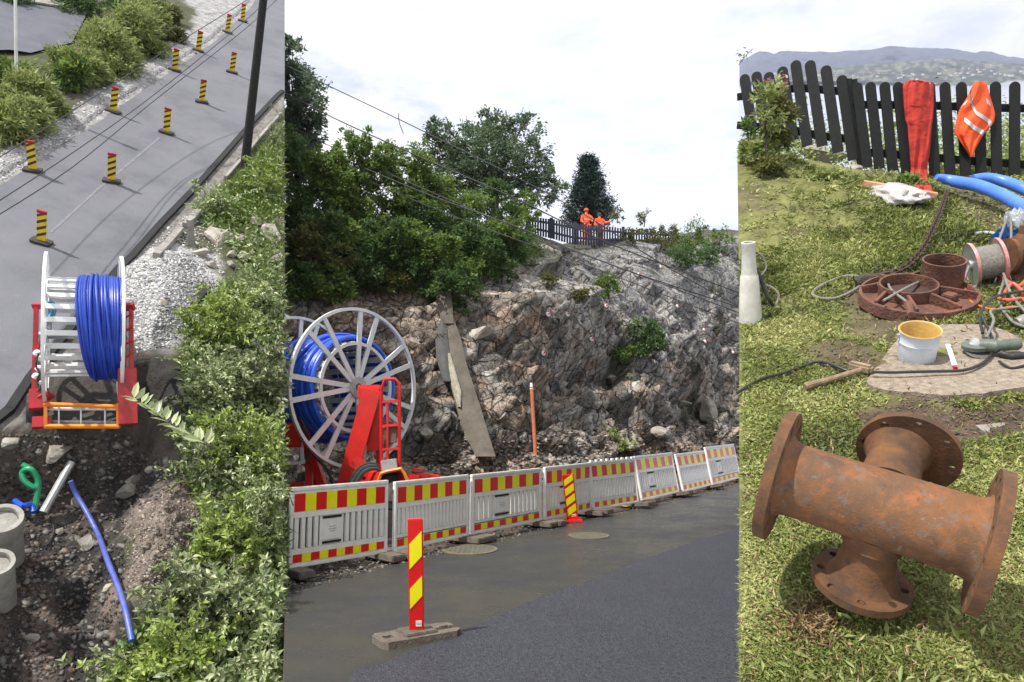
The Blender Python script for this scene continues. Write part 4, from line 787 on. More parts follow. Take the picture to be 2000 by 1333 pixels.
# marker boards
def board(px, py, top, wpx, lean, lb, slant, yaw=0):
    p = B.g(px, py); dp = B.dep(p); q = B.at(*top, dp-.12); h = (q-p).length; wd = wpx*dp/F; R_ = Vector((0, 0, 1)).rotation_difference((q-p).normalized()).to_matrix().to_4x4() @ Matrix.Rotation(yaw, 4, 'Z')
    t = thing('marker_board', lb, 'marker board', B, p, Matrix.Identity(4), group='red marker boards with yellow slashes')
    def put(mb, nm, m, **k): o = mb.build(nm, m, t, **k); o.matrix_local = R_; return o
    put(MB().box((0, 0, h*.5+.03), (wd, .03, h)), 'board', SRED, bevel=.006)
    for f0, f1 in slant:
        for s_ in (-1, 1):
            x = wd/2*.82; pts = [(-x*s_*-1 if False else -x, f0*h), (x, (f0+.11)*h), (x, f1*h), (-x, (f1-.11)*h)]
            b = MB(); b.plate(pts, [], -.002, .002, Matrix.Translation((0, s_*.018, .03)) @ Matrix.Rotation(math.pi/2, 4, 'X')); put(b, 'yellow_slash', YEL, smooth=False)
    put(MB().box((wd*.15, -.0175, h*.14), (wd*.38, .003, h*.05)), 'sticker', WHT)
    b = MB(); b.box((wd*.15, -.0195, h*.145), (wd*.28, .001, .004)); b.box((wd*.15, -.0195, h*.135), (wd*.28, .001, .004)); put(b, 'sticker_print', INK)
    return t, p, wd, h
t, p, wd, h = board(814, 1248, (811, 1020), 29, 0, 'near red marker board with yellow slashes on a long rubber foot', [(.24, .62-.1), (.58, .9)], .1)
d = (B.g(885, 1240)-B.g(730, 1268)); ang = math.atan2(d.y, d.x); Lf = d.length; b = MB()
hole = lambda cx: [(cx-.045, -.04), (cx+.045, -.04), (cx+.045, .04), (cx-.045, .04)]
b.plate([(-.5*Lf, -.1), (-.44*Lf, -.16), (.42*Lf, -.16), (.5*Lf, -.11), (.5*Lf, .11), (.42*Lf, .16), (-.44*Lf, .16), (-.5*Lf, .1)], [hole(-.36*Lf), hole(.38*Lf)], 0, .06)
o = b.build('foot', RUBG, t, smooth=False); o.matrix_local = Matrix.Rotation(ang, 4, 'Z'); o2 = MB().box((0, 0, .068), (.3, .24, .035)).build('foot_pad', RUBG, t, bevel=.008); o2.matrix_local = Matrix.Rotation(ang, 4, 'Z')
t, p, wd, h = board(1119, 1019, (1109, 930), 22, 0, 'far leaning red marker board in front of the fourth barrier', [(.1, .36), (.32, .58), (.54, .8), (.76, 1.0)], .1)
MB().box((0, 0, .02), (.35, .25, .05)).build('foot', SRED, t, bevel=.01)

# cable drum and trailer behind the barriers
dcB = 12.6; cB = B.at(697, 757, dcB); axB = Vector((-.79, .62, 0)).normalized(); WB = 1.75
dB2 = drum(B, cB+axB*WB/2, axB, WB, 1.41, .8, .88, .04, .97, 20, .043, 14, 'big white spoked cable drum wound with blue pipe behind the barriers', layers=1, slw=.1, ringw=.06, nslat=26, spw=.085)
tr = thing('reel_trailer', 'bright red reel trailer with orange edged mudguard behind the barriers', 'trailer', B, B.g(697, 1045)); o0 = B.g(697, 1045)
def pB(x, y, d): return B.at(x, y, d)-o0
def bB(name, p, q, wd, th, m, up=Vector((0, 0, 1)), bev=.006): return MB().bar(p, q, wd, th, up).build(name, m, tr, bevel=bev)
YB = Vector((.3, -1, 0))
bB('main_arm', pB(728, 762, 12.0), pB(672, 965, 11.9), .14, .3, RED); bB('upright_plate', pB(722, 758, 12.1), pB(722, 880, 12.1), .12, .34, RED)
bB('bearing_block', pB(700, 765, 12.15), pB(744, 765, 12.15), .16, .22, RED); bB('bearing_block', pB(702, 790, 12.2), pB(712, 800, 12.2), .3, .12, DRED)
bB('hydraulic_ram', pB(712, 850, 11.95), pB(709, 915, 11.95), .09, .09, GALV); bB('lower_arm', pB(690, 900, 11.9), pB(745, 940, 11.9), .12, .2, RED)
bB('rear_upright', pB(738, 770, 12.2), pB(742, 945, 12.2), .1, .1, DRED)
lad = [(745, 935), (745, 760), (752, 741), (772, 741), (780, 750), (780, 928)]
MB().tube([pB(x, y, 11.7) for x, y in lad], .028, 8).build('guard_rail', RED, tr)
for y in (783, 830, 876): bB('guard_rung', pB(745, y+3, 11.7), pB(780, y, 11.7), .045, .045, RED)
bB('guard_bar', pB(757, 783, 11.7), pB(757, 905, 11.7), .04, .04, RED)
bB('control_panel', pB(759, 845, 11.75), pB(775, 845, 11.75), .34, .05, mat('brown_panel', (.16, .08, .07)), YB); bB('white_case', pB(746, 912, 11.65), pB(776, 908, 11.65), .2, .1, GALV, YB)
f = [(735, 950), (745, 925), (758, 921), (783, 916), (790, 925), (799, 948)]
b = MB(); P_ = [pB(x, y, 11.5) for x, y in f]; P2 = [pB(x, y, 11.5)+Vector((-.35, .45, 0)) for x, y in f]; b.add(P_+P2, [(i, i+1, i+7, i+6) for i in range(5)]); b.build('mudguard', RED, tr, smooth=False)
MB().tube(P_, .03, 6).build('mudguard_edge', ORNG, tr)
for x in (765,): 
    M_ = Matrix.Translation(pB(x, 960, 11.75)) @ Matrix.Rotation(.5, 4, 'Z') @ Matrix.Rotation(math.pi/2, 4, 'X')
    MB().lathe([(.16, -.1), (.27, -.11), (.3, -.06), (.3, .06), (.27, .11), (.16, .1)], 30, M_, closed=True).build('tyre', RUBB, tr); MB().lathe([(.16, -.06), (.16, .06), (.03, .08), (.03, -.08)], 20, M_, closed=True).build('rim', GALV, tr)
b = MB(); b.plate([(-.45, 0), (.45, 0), (.38, .26), (-.1, .32)], [], -.25, .0, Matrix.Translation(pB(700, 975, 11.8)) @ Matrix.Rotation(math.pi/2, 4, 'X')); b.build('body_panel', RED, tr, smooth=False)
for k in range(5): bx = pB(675+k*4, 955, 11.6); MB().tube([bx, pB(700+k*3, 915+k*2, 11.6), pB(728+k*2, 905+k*3, 11.65), pB(745, 915+k*3, 11.7)], .022, 6, sm=5).build('hydraulic_hose', mat('grey_hose', (.08, .12, .12)) if k % 2 else RUBB, tr)
# left side of the trailer, mostly at the edge
bB('side_arm', pB(590, 832, 12.4), pB(634, 960, 12.2), .12, .14, RED); bB('side_arm', pB(604, 900, 12.4), pB(604, 965, 12.2), .1, .12, RED)
bB('side_plate', pB(560, 850, 12.3), pB(588, 850, 12.3), .42, .15, RED, YB); bB('side_plate', pB(560, 955, 12.3), pB(596, 952, 12.3), .18, .2, RED, YB)
MB().tube([pB(588, 820, 12.2), pB(595, 850, 12.1), pB(610, 885, 12.1), pB(640, 920, 12.1), pB(652, 955, 12.1)], .028, 6, sm=6).build('control_hose', RUBB, tr)
MB().tube([pB(583, 815, 12.2), pB(592, 828, 12.0), pB(604, 862, 12.1), pB(600, 900, 12.1)], .024, 6, sm=6).build('control_hose', RUBB, tr)
bB('chassis_beam', pB(600, 985, 12.2), pB(760, 985, 12.2), .18, .12, RED); bB('cross_beam', pB(700, 985, 12.2), pB(640, 975, 13.8), .12, .12, RED); bB('rear_arm', pB(566, 760, 14.0), pB(620, 960, 14.0), .14, .2, RED)
for i, (x, y, w_) in enumerate(((808, 935, .3), (826, 928, .16), (845, 938, .4), (815, 918, .12))): bB('coupling_part', pB(x-10, y, 12.4), pB(x+12, y+2, 12.4), w_*.6, w_*.5, RED if i % 2 == 0 else DRED)
bB('draw_bar', pB(790, 945, 12.3), pB(862, 936, 12.9), .12, .12, RED)
for q in (pB(640, 1020, 12.4), pB(745, 1020, 12.2)): MB().bar(q, Vector((q.x, q.y, 0)), .12, .12).build('support_leg', RED, tr)

# ridge fence, people behind it, trees
def ridge_dep(x): return float(np.interp(x, colp, ry_+0.0))
def rp(x, y, d=0): return B.at(x, y, ridge_dep(x)*math.cos(PITCH)+.6+d)
fn = thing('ridge_fence', 'dark picket fence along the top of the rock face', 'fence', B, rp(1040, 455)); o0 = rp(1040, 455)
tops = [(1030, 422), (1075, 428), (1120, 436), (1175, 441), (1225, 448), (1310, 455), (1375, 464)]; bots = [(1030, 452), (1075, 462), (1120, 474), (1175, 478), (1225, 478), (1310, 475), (1375, 482)]
ix = lambda L_, x: float(np.interp(x, [a for a, _ in L_], [c for _, c in L_]))
x = 1030
while x < 1375:
    post = (int((x-1030)/5.2) % 9 == 0); a = rp(x, ix(tops, x)-(3 if post else 0)+random.uniform(-.7, .7))-o0; b_ = rp(x, ix(bots, x)+4)-o0
    MB().bar(b_, a, .15 if post else .095, .1 if post else .025, Vector((0, 1, 0))).build('post' if post else 'picket', NAVY, fn, smooth=False); x += 5.2
for f_ in (.25, .75):
    b = MB()
    for i in range(len(tops)-1):
        g0, g1 = [rp(tops[j][0], tops[j][1]*(1-f_)+bots[j][1]*f_, .06)-o0 for j in (i, i+1)]; b.bar(g0, g1, .04, .1)
    b.build('rail', NAVY, fn, smooth=False)
def person(x, foot_h, face, label, reach, hat):
    d = ridge_dep(x)*math.cos(PITCH)+1.5; hd_ = B.at(x, face, d); H_ = 1.78; base = hd_-Vector((0, 0, H_-.12)); t = thing('person', label, 'person', B, base, Matrix.Rotation(.2, 4, 'Z'))
    def skin(name, pts, edges, rad, m, sub=1):
        me = bpy.data.meshes.new(name); me.from_pydata(pts, edges, []); o = bpy.data.objects.new(name, me); COL.objects.link(o); o.parent = t
        md = o.modifiers.new('s', 'SKIN'); me.materials.append(m)
        for v, r in zip(me.skin_vertices[0].data, rad): v.radius = (r, r*.85)
        me.skin_vertices[0].data[0].use_root = True; sb = o.modifiers.new('u', 'SUBSURF'); sb.levels = sb.render_levels = sub; return o
    hx = .5 if reach else .2
    pts = [(0, 0, .95), (0, 0, 1.15), (0, 0, 1.38), (0, 0, 1.5), (0, -.01, 1.66), (.19, 0, 1.4), (.3, -.12, 1.2), (hx, -.38, 1.25 if reach else 1.02), (-.19, 0, 1.4), (-.27, -.05, 1.12), (-.24, -.25, 1.0), (.1, 0, .88), (.11, -.02, .5), (.11, .02, .08), (.11, -.14, .03), (-.1, 0, .88), (-.11, -.02, .5), (-.11, .02, .08), (-.11, -.14, .03)]
    ed = [(0, 1), (1, 2), (2, 3), (3, 4), (2, 5), (5, 6), (6, 7), (2, 8), (8, 9), (9, 10), (0, 11), (11, 12), (12, 13), (13, 14), (0, 15), (15, 16), (16, 17), (17, 18)]
    skin('body', pts, ed, [.15, .14, .16, .06, .1, .07, .05, .035, .07, .05, .035, .1, .07, .05, .05, .1, .07, .05, .05], SKIN)
    j = [(0, 0, .9), (0, 0, 1.15), (0, 0, 1.4), (0, 0, 1.49), (.2, 0, 1.41), (.31, -.12, 1.2), (hx*.93, -.34, 1.24 if reach else 1.05), (-.2, 0, 1.41), (-.28, -.05, 1.12), (-.25, -.22, 1.02)]
    skin('jacket', j, [(0, 1), (1, 2), (2, 3), (2, 4), (4, 5), (5, 6), (2, 7), (7, 8), (8, 9)], [.21, .2, .21, .1, .1, .085, .06, .1, .085, .06], CLOTHO)
    skin('trousers', [(0, 0, .95), (.1, 0, .86), (.11, -.02, .5), (.11, .02, .12), (-.1, 0, .86), (-.11, -.02, .5), (-.11, .02, .12)], [(0, 1), (1, 2), (2, 3), (0, 4), (4, 5), (5, 6)], [.19, .13, .1, .08, .13, .1, .08], CLOTHO)
    if hat: MB().lathe([(.135, 0), (.125, .06), (.09, .12), (.03, .145), (.001, .148)], 20, Matrix.Translation((0, 0, 1.68))).build('helmet', CLOTHO, t)
    else: MB().lathe([(.112, -.06), (.125, .02), (.1, .1), (.03, .13), (.001, .133)], 16, Matrix.Translation((0, .02, 1.68))).build('hair', mat('dark_hair', (.05, .03, .02)), t)
    MB().box((0, -.13, 1.2), (.36, .02, .05)).build('reflective_band', SILV, t)
    return t
person(1145, 0, 413, 'person in an orange work jacket and helmet standing behind the ridge fence', False, True)
person(1171, 0, 421, 'person in orange reaching forward over the ridge fence', True, False)
def dpx(x): return ridge_dep(x)*math.cos(PITCH)
def tree(name, label, base, dp, blobs, n, leaf, m, **k):
    p = B.at(base[0], base[1], dp); return plant(name, label, 'tree', B, p, [blob(B, *b_, dp+random.uniform(-.5, .5)) for b_ in blobs], n, leaf, m, **k)
tree('birch_tree', 'tall loose tree at the left edge of the cliff top', (575, 420), 26.5, [(580, 250, 55, 70), (585, 150, 38, 70), (600, 210, 40, 60), (570, 320, 70, 70), (565, 110, 25, 45)], 12500, .16, L_BLUE, trunk=.14, clump=.2, group='trees on the cliff top')
tree('deciduous_tree', 'large round crowned tree above the cliff bushes', (960, 440), dpx(960)+1.5, [(960, 320, 90, 75), (890, 290, 60, 60), (1020, 280, 60, 52), (1050, 360, 55, 45), (880, 350, 60, 60), (960, 250, 45, 38), (850, 260, 30, 40), (1085, 350, 22, 28)], 21000, .15, L_BLUE, trunk=.2, clump=.17, limbs=6, group='trees on the cliff top')
# conifer
dp = dpx(1155)+9; base = B.at(1152, 455, dp); t = thing('conifer_tree', 'dark green conifer rising behind the two people', 'tree', B, base, group='trees on the cliff top'); Ht = (B.at(1140, 308, dp)-base).length
P = []; Od = []; mb = MB(); mb.tube([Vector((0, 0, -.5)), Vector((-.15, 0, Ht))], [.2, .03], 8)
for k in range(230):
    z = Ht*(.08+.92*random.random()); R_ = min(1.0, 1.25*(Ht-z)/Ht+.14)*52*dp/F*random.uniform(.7, 1.12); a = random.random()*6.28; tip = Vector((math.cos(a)*R_, math.sin(a)*R_, z+R_*random.uniform(.0, .35))); s_ = Vector((-.1*z/Ht, 0, z-.1)); mb.tube([s_, tip], [.03, .008], 4)
    for j in range(95): f_ = random.random()**.6; q = s_.lerp(tip, f_)+Vector([random.gauss(0, .17) for _ in range(3)]); P.append(q); Od.append((tip-s_).normalized())
leaves('crown', np.array(P), .2*rng.uniform(.6, 1.2, len(P)), .3, L_CONI, parent=t, out=np.array(Od)); mb.build('trunk', BARK, t)
# bushes over the cliff: (x, y, rx, ry, material, label)
BB = [(560, 300, 50, 60, L_DARK, 'dark bush at the very edge below the tall tree'), (660, 370, 60, 50, L_MID, 'sunlit bush under the first light bush'), (770, 375, 60, 45, L_MID, 'bush between the second wire and the light bushes'), (850, 375, 60, 50, L_MID, 'bush at the left foot of the large tree'), (950, 395, 60, 45, L_DARK, 'dark bush hiding the trunk of the large tree'), (1020, 400, 40, 35, L_MID, 'bush touching the left end of the ridge fence'), (620, 470, 60, 60, L_DARK, 'deep green bush low on the left slope'), (700, 440, 60, 50, L_MID, 'bush in the centre of the bush mass'), (790, 470, 60, 45, L_MID, 'bush over the dark one above the drum'), (880, 460, 60, 50, L_DARK, 'dark bush in the centre of the lower row'), (960, 460, 60, 40, L_MID, 'green bush right of the lower row'), (700, 520, 60, 42, L_DARK, 'dark bush over the drum rim'), (800, 520, 50, 36, L_DARK, 'dark bush left of the chute top'), (920, 530, 60, 40, L_MID, 'green bush right above the chute'), (640, 520, 50, 50, L_BRN, 'olive bush near the left edge above the drum'), (640, 330, 60, 55, L_MID, 'green bush below the tall edge tree'), (690, 300, 45, 48, L_MID, 'light green bush standing against the sky, left'), (750, 320, 55, 45, L_MID, 'light green bush standing against the sky, middle'), (810, 330, 45, 55, L_MID, 'bush between the light bushes and the large tree'),
      (600, 400, 60, 60, L_DARK, 'dark bush under the tall edge tree'), (700, 390, 70, 50, L_MID, 'broad green bush below the wires'), (800, 420, 70, 50, L_DARK, 'dark bush below the large tree, left'), (900, 420, 70, 50, L_MID, 'green bush below the large tree, middle'), (1000, 430, 60, 48, L_MID, 'bush just left of the ridge fence'),
      (590, 480, 50, 45, L_BRN, 'weedy yellowish bush on the left of the slope'), (660, 470, 60, 55, L_MID, 'bush in the middle of the left slope'), (740, 480, 60, 60, L_DARK, 'dark bush above the big drum'), (840, 500, 70, 50, L_MID, 'bush above the concrete chute'), (930, 480, 60, 45, L_DARK, 'dark bush right of the chute top'), (1010, 480, 50, 38, L_DARK, 'dark bush under the fence end'),
      (600, 545, 40, 38, L_DARK, 'low dark bush at the left edge'), (655, 560, 50, 40, L_MID, 'low bright bush just above the drum rim'), (880, 565, 60, 45, L_DARK, 'dark bush drooping over the chute top'), (980, 530, 55, 28, L_DARK, 'low bush over the pink rock'), (760, 555, 40, 30, L_BRN, 'brownish weeds above the drum'),
      (1188, 560, 42, 30, L_MID, 'round bush on the bare rock, upper'), (1130, 575, 35, 14, L_BRN, 'strip of weeds left of the upper rock bush'), (1250, 655, 60, 48, L_DARK, 'large dark bush on the rock ledge'), (1215, 690, 40, 16, L_MID, 'low weeds at the ledge bush foot'), (1226, 868, 22, 18, L_LITE, 'bright green fern in the debris'), (1200, 845, 14, 12, L_LITE, 'small bright fern sprig'),
      (1235, 462, 30, 18, L_BRN, 'yellowish bush at the right end of the people'), (1290, 470, 45, 22, L_BRN, 'weedy bush on the ridge'), (1350, 470, 45, 48, L_MID, 'tall bush on the ridge right of the fence'), (1330, 500, 60, 28, L_DARK, 'dark low bush under the tall ridge bush'), (1405, 468, 45, 24, L_MID, 'bush at the right end of the ridge'), (1300, 455, 40, 20, L_BRN, 'bush in front of the right end of the fence'), (1385, 500, 40, 26, L_DARK, 'dark bush between the ridge bush and the rounded rock'), (1072, 545, 22, 10, L_BRN, 'tuft of weeds on the netted rock'), (1205, 418, 14, 20, L_BRN, 'thin see through sapling left of the pair on the ridge'), (1258, 425, 18, 22, L_BRN, 'thin see through sapling right of the people')]
for x, y, rx, ry, m, lb in BB:
    thin = 'thin see' in lb; dn = .35 if thin else 1.3
    p = B.hit(x, min(y+ry*.8, 900)); dp = B.dep(p) if y > 455 else max(B.dep(B.hit(x, max(y, 480))), dpx(x)-1)
    dp = (dp if dp > 8 else dpx(x)); dp = min(dp, dpx(x)+1.5)-.3; bl = [blob(B, x, y, rx*.85, ry*.85, dp)]+[blob(B, x+random.uniform(-.65, .65)*rx, y+random.uniform(-.6, .5)*ry, rx*random.uniform(.35, .6), ry*random.uniform(.35, .6), dp-random.uniform(0, .5)*rx*dp/F) for _ in range(4)]
    base = B.at(x, y+ry*.7, dp); plant('cliff_bush', lb, 'bush', B, base, bl, int(max(250, rx*ry*dn)), .13 if y < 700 else .09, m, group='bushes growing on the rock face', clump=.2, limbs=4, trunk=.03)
P = np.array([tuple(p) for p in scatter_px(B, [(556, 420), (800, 440), (1040, 470), (1060, 500), (900, 560), (830, 580), (700, 570), (556, 600)], 20000)]); leaves('cliff_undergrowth', P+rng.normal(0, .12, P.shape)+np.array([.1, -.2, .15]), .15*rng.uniform(.5, 1.2, len(P)), .5, L_MID, B, tint=rng.random(len(P))*.7); tag(bpy.data.objects['cliff_undergrowth'], 'low growth covering the upper slope', kind='stuff')
P = np.array([tuple(p) for p in scatter_px(B, [(1050, 470), (1435, 490), (1435, 560), (1300, 540), (1230, 500), (1150, 520), (1060, 500)], 1600)+scatter_px(B, [(820, 590), (1435, 560), (1435, 880), (820, 900)], 1800)]); leaves('rock_weeds', P+rng.normal(0, .06, P.shape)+np.array([.03, -.1, .05]), .1*rng.uniform(.4, 1.1, len(P)), .35, L_BRN, B); tag(bpy.data.objects['rock_weeds'], 'sparse weeds in the cracks of the rock', kind='stuff')
WG = 'wires crossing in front of the cliff'
for pts, r, lb in [([(500, 100, 24), (625, 160, 24), (850, 268, 23), (1100, 395, 22), (1300, 520, 22), (1520, 640, 22)], .016, 'topmost wire crossing the white sky'), ([(500, 150, 24), (640, 225, 24), (800, 298, 23), (1000, 385, 22), (1200, 480, 22), (1520, 600, 22)], .02, 'second wire, in front of the large tree'),
                   ([(500, 215, 24), (700, 312, 23.5), (900, 400, 22), (1150, 500, 21), (1520, 640, 21)], .014, 'third wire, crossing the cliff bushes'), ([(500, 240, 24), (640, 298, 23.5), (830, 378, 22), (1000, 440, 21), (1200, 520, 20), (1520, 625, 20)], .016, 'lowest wire, reaching the right of the rock face'), ([(500, 255, 24), (700, 345, 23), (900, 428, 22), (1150, 520, 20.5), (1520, 662, 20)], .012, 'thin wire just under the lowest pair')]:
    wire(B, pts, r, lb, WG, m=mat('wire_grey', (.05, .05, .055)))
wire(B, [(778, 222, 23.5), (780, 240, 23.5), (788, 262, 23.5)], .014, 'loose hanging wire end on the topmost wire', None, 'hanging_wire')
# ================================================================== RIGHT: lawn with pipe fittings, fence, fjord behind
def far_on(a, b, Yt): k = (Yt-a.y)/(b.y-a.y); return a+(b-a)*k
l0, l1, r0, r1 = C.g(1444, 1430), C.g(1444, 450), C.g(2650, 1430), C.g(2650, 450)
soil_c = gp(C, [(1650, 800), (1760, 778), (1900, 785), (2020, 770), (2060, 850), (1860, 862), (1700, 835)]); soil2 = gp(C, [(1560, 690), (1640, 672), (1740, 690), (1700, 740), (1600, 735)]); soil3 = gp(C, [(1640, 560), (1740, 600), (1800, 650), (1740, 690), (1650, 660)]); soil4 = gp(C, [(1840, 400), (2060, 395), (2060, 470), (1960, 480), (1870, 450)])
def hC(X, Y):
    z = .72*sst(Y, 4.8, 9.4)*(1-sst(X, 3.0, 6.3))+.05*fbm(X, Y, 1.3, 90)+.02*fbm(X, Y, .35, 91)
    z = z*sst(Y, 2.0, 3.2)+.012*fbm(X, Y, .2, 97)
    for p, k in ((soil_c, -.05), (soil2, .01), (soil3, .0)): s_ = poly_sd(xa(p), X, Y); z = z+k*sst(s_, -.05, .15)+.05*fbm(X, Y, .09, 92)*sst(s_, -.08, .1)
    return z-.5*np.maximum(0, Y-10.3)
nu, nv = 340, 290; X, Y = fan(l0, far_on(l0, l1, 15), r0, far_on(r0, r1, 15), nu, nv, 8); Z = hC(X, Y)
nA = fbm(X, Y, .25, 93); nB = fbm(X, Y, .9, 94); c1 = np.array([.13, .135, .04]); c2 = np.array([.1, .085, .04]); Cc = c1+(c2-c1)*sst(nA*.6+nB*.5, 0, .35)[:, None]
sm_ = np.zeros(len(X))
for p in (soil_c, soil2, soil3, soil4): sm_ = np.maximum(sm_, sst(poly_sd(xa(p), X, Y)+.16*nA, -.06, .08)*(1 if p is soil_c else .75))
Cc = Cc*(1-sm_[:, None])+np.array([.075, .052, .036])*sm_[:, None]
V = np.stack([X, Y, Z], 1); Fc = gridf(nu, nv); L_i = np.arange(nv)*nu; sk = V[L_i]+np.array([1.0, .2, -5.0]); Fs = np.stack([L_i[1:], len(V)+np.arange(1, nv), len(V)+np.arange(nv-1), L_i[:-1]], 1)
L2 = L_i+nu-1; sk2 = V[L2]+np.array([.5, 0, -5.0]); o2_ = len(V)+nv; Fs2 = np.stack([L2[:-1], o2_+np.arange(nv-1), o2_+np.arange(1, nv), L2[1:]], 1); L3 = (nv-1)*nu+np.arange(nu); sk3 = V[L3]+np.array([0, -.5, -5.0]); o3_ = o2_+nv; Fs3 = np.stack([L3[:-1], L3[1:], o3_+np.arange(1, nu), o3_+np.arange(nu-1)], 1)
lawn = tag(npmesh('lawn_ground', np.vstack([V, sk, sk2, sk3]), np.vstack([Fc, Fs, Fs2, Fs3]), TERR, C, smooth=True, attrs={'Col': np.vstack([Cc, np.tile([.08, .055, .04], (2*nv+nu, 1))])}), kind='structure')
C.bvh = BVHTree.FromPolygons([tuple(v) for v in V], [tuple(f) for f in Fc])
slab_px = [(1688, 752), (1712, 712), (1752, 672), (1800, 652), (1850, 640), (1905, 636), (1950, 642), (2040, 690), (2060, 760), (1990, 768), (1915, 782), (1840, 788), (1775, 776), (1730, 772)]
sp = [C.hit(x, y) for x, y in slab_px]; zs = sum(p.z for p in sp)/len(sp); slab_poly = [(p.x, p.y) for p in sp]
b = MB(); rngp = []; 
for i in range(len(sp)):
    for k in range(4): q = sp[i].lerp(sp[(i+1) % len(sp)], k/4); rngp.append((q.x+random.uniform(-1, 1)*.012, q.y+random.uniform(-1, 1)*.012))
b.plate(rngp, [], zs-.03, zs+.022); o = b.build('stone_slab', SLABM, smooth=False); place(o, C); tag(o, 'flat sandy stone slab lying in the lawn under the pail', 'stone slab')
b = MB(); sp2 = [C.hit(x, y) for x, y in [(1905, 835), (1960, 828), (2040, 830), (2040, 848), (1960, 850), (1915, 846)]]; b.plate([(p.x, p.y) for p in sp2], [], sp2[0].z-.03, sp2[0].z+.012); o = b.build('stone_slab', STONE, smooth=False); place(o, C); tag(o, 'greyish slab half buried in the bare soil', 'stone slab')
slabZ = zs+.022
def on_slab(x, y): return C.g(x, y, slabZ)
# grass: blades and broad leaves, denser close by
def fan_pts(n, y0, y1, pw, xe=(1444, 2030)):
    u = rng.uniform(*xe, n); t_ = rng.random(n)**pw; v = y0+(y1-y0)*t_; r = C.I.to_3x3(); out = np.empty((n, 2)); o = C.I @ EYE
    M3 = np.array(r); rw = np.array(FW)[None]+((u-1000)/F)[:, None]*np.array(RT)[None]-((v-666.5)/F)[:, None]*np.array(UPV)[None]; d = rw @ M3.T
    z = np.zeros(n)
    for _ in range(6): k = (z-o.z)/d[:, 2]; X_ = o.x+k*d[:, 0]; Y_ = o.y+k*d[:, 1]; z = hC(X_, Y_)
    P = np.stack([X_, Y_, z], 1); return P[C.inside(P)]
P = np.vstack([fan_pts(305000, 300, 1400, .8), fan_pts(130000, 296, 560, 1), fan_pts(45000, 380, 1400, .8, (2030, 2600))]); P = P[(P[:, 1] < 10.2) & (P[:, 1] > .5)]
s_ = np.maximum.reduce([poly_sd(xa(p), P[:, 0], P[:, 1])+.10*fbm(P[:, 0], P[:, 1], .2, 95) for p in (soil_c,)]); s2 = np.maximum.reduce([poly_sd(xa(p), P[:, 0], P[:, 1]) for p in (soil2, soil3, soil4)])
keep = (rng.random(len(P)) > sst(s_, -.08, .05)*.96) & (rng.random(len(P)) > sst(s2+.12*fbm(P[:, 0], P[:, 1], .2, 96), -.08, .06)*.9) & (poly_sd(slab_poly, P[:, 0], P[:, 1]) < -.012) & (rng.random(len(P)) > sst(fbm(P[:, 0], P[:, 1], .3, 99), .12, .4)*.6)
P = P[keep]; n = len(P); dist = np.hypot(P[:, 0], P[:, 1]); tn = np.clip(.44+.9*fbm(P[:, 0], P[:, 1], .5, 98)+.55*(rng.random(n)-.45)+.1*(rng.random(n) > .9), 0, 1)
k = rng.random(n) < .8
leaves('lawn_grass', P[k], (.008+.0058*dist[k])*rng.uniform(.4, 1.7, k.sum()), .085+.011*dist[k], L_GRAS, C, up=.35, tint=tn[k], fold=.03)
leaves('lawn_clover', P[~k]+np.array([0, 0, .008]), (.003+.0055*dist[~k])*rng.uniform(.5, 1.5, (~k).sum()), .45, L_GRAS, C, up=1.2, tint=tn[~k]*.9)
for nm, lb in (('lawn_grass', 'short trodden lawn grass'), ('lawn_clover', 'small broad leaves and clippings in the lawn')): tag(bpy.data.objects[nm], lb, kind='stuff')
P = fan_pts(700, 1050, 1400, .8); leaves('broad_weeds', P+np.array([0, 0, .01]), .048*rng.uniform(.5, 1.3, len(P)), .26, L_LITE, C, up=.8, tint=rng.uniform(.3, 1, len(P))); tag(bpy.data.objects['broad_weeds'], 'broader weed leaves in the near grass', kind='stuff')
P = np.vstack([np.array([tuple(C.hit(random.gauss(1580, 26), random.gauss(1222, 22))) for _ in range(900)])]); leaves('straw_tuft', P+np.array([0, 0, .01]), .048*rng.uniform(.5, 1.2, len(P)), .05, L_STRAW, C, up=.3); tag(bpy.data.objects['straw_tuft'], 'patch of dry straw below the rusty fitting', kind='stuff')
P = fan_pts(3000, 330, 1400, 1); leaves('dry_clippings', P+np.array([0, 0, .01]), (.02+.004*P[:, 1])*rng.uniform(.6, 1.6, len(P)), .12, L_STRAW, C, up=.6, tint=rng.uniform(.5, 1, len(P))); tag(bpy.data.objects['dry_clippings'], 'pale dry clippings on the lawn', kind='stuff')
stones('soil_lumps', C, scatter_px(C, [(1650, 800), (1760, 778), (1900, 785), (2010, 770), (2020, 850), (1860, 862), (1700, 835)], 900)+scatter_px(C, [(1745, 730), (1800, 725), (1810, 765), (1750, 770)], 160)+scatter_px(C, [(1560, 680), (1740, 680), (1720, 735), (1600, 735)], 260), .004, .016, GRAV, [(.1, .07, .05), (.06, .042, .03), (.14, .1, .075)], 'crumbs of dark soil')

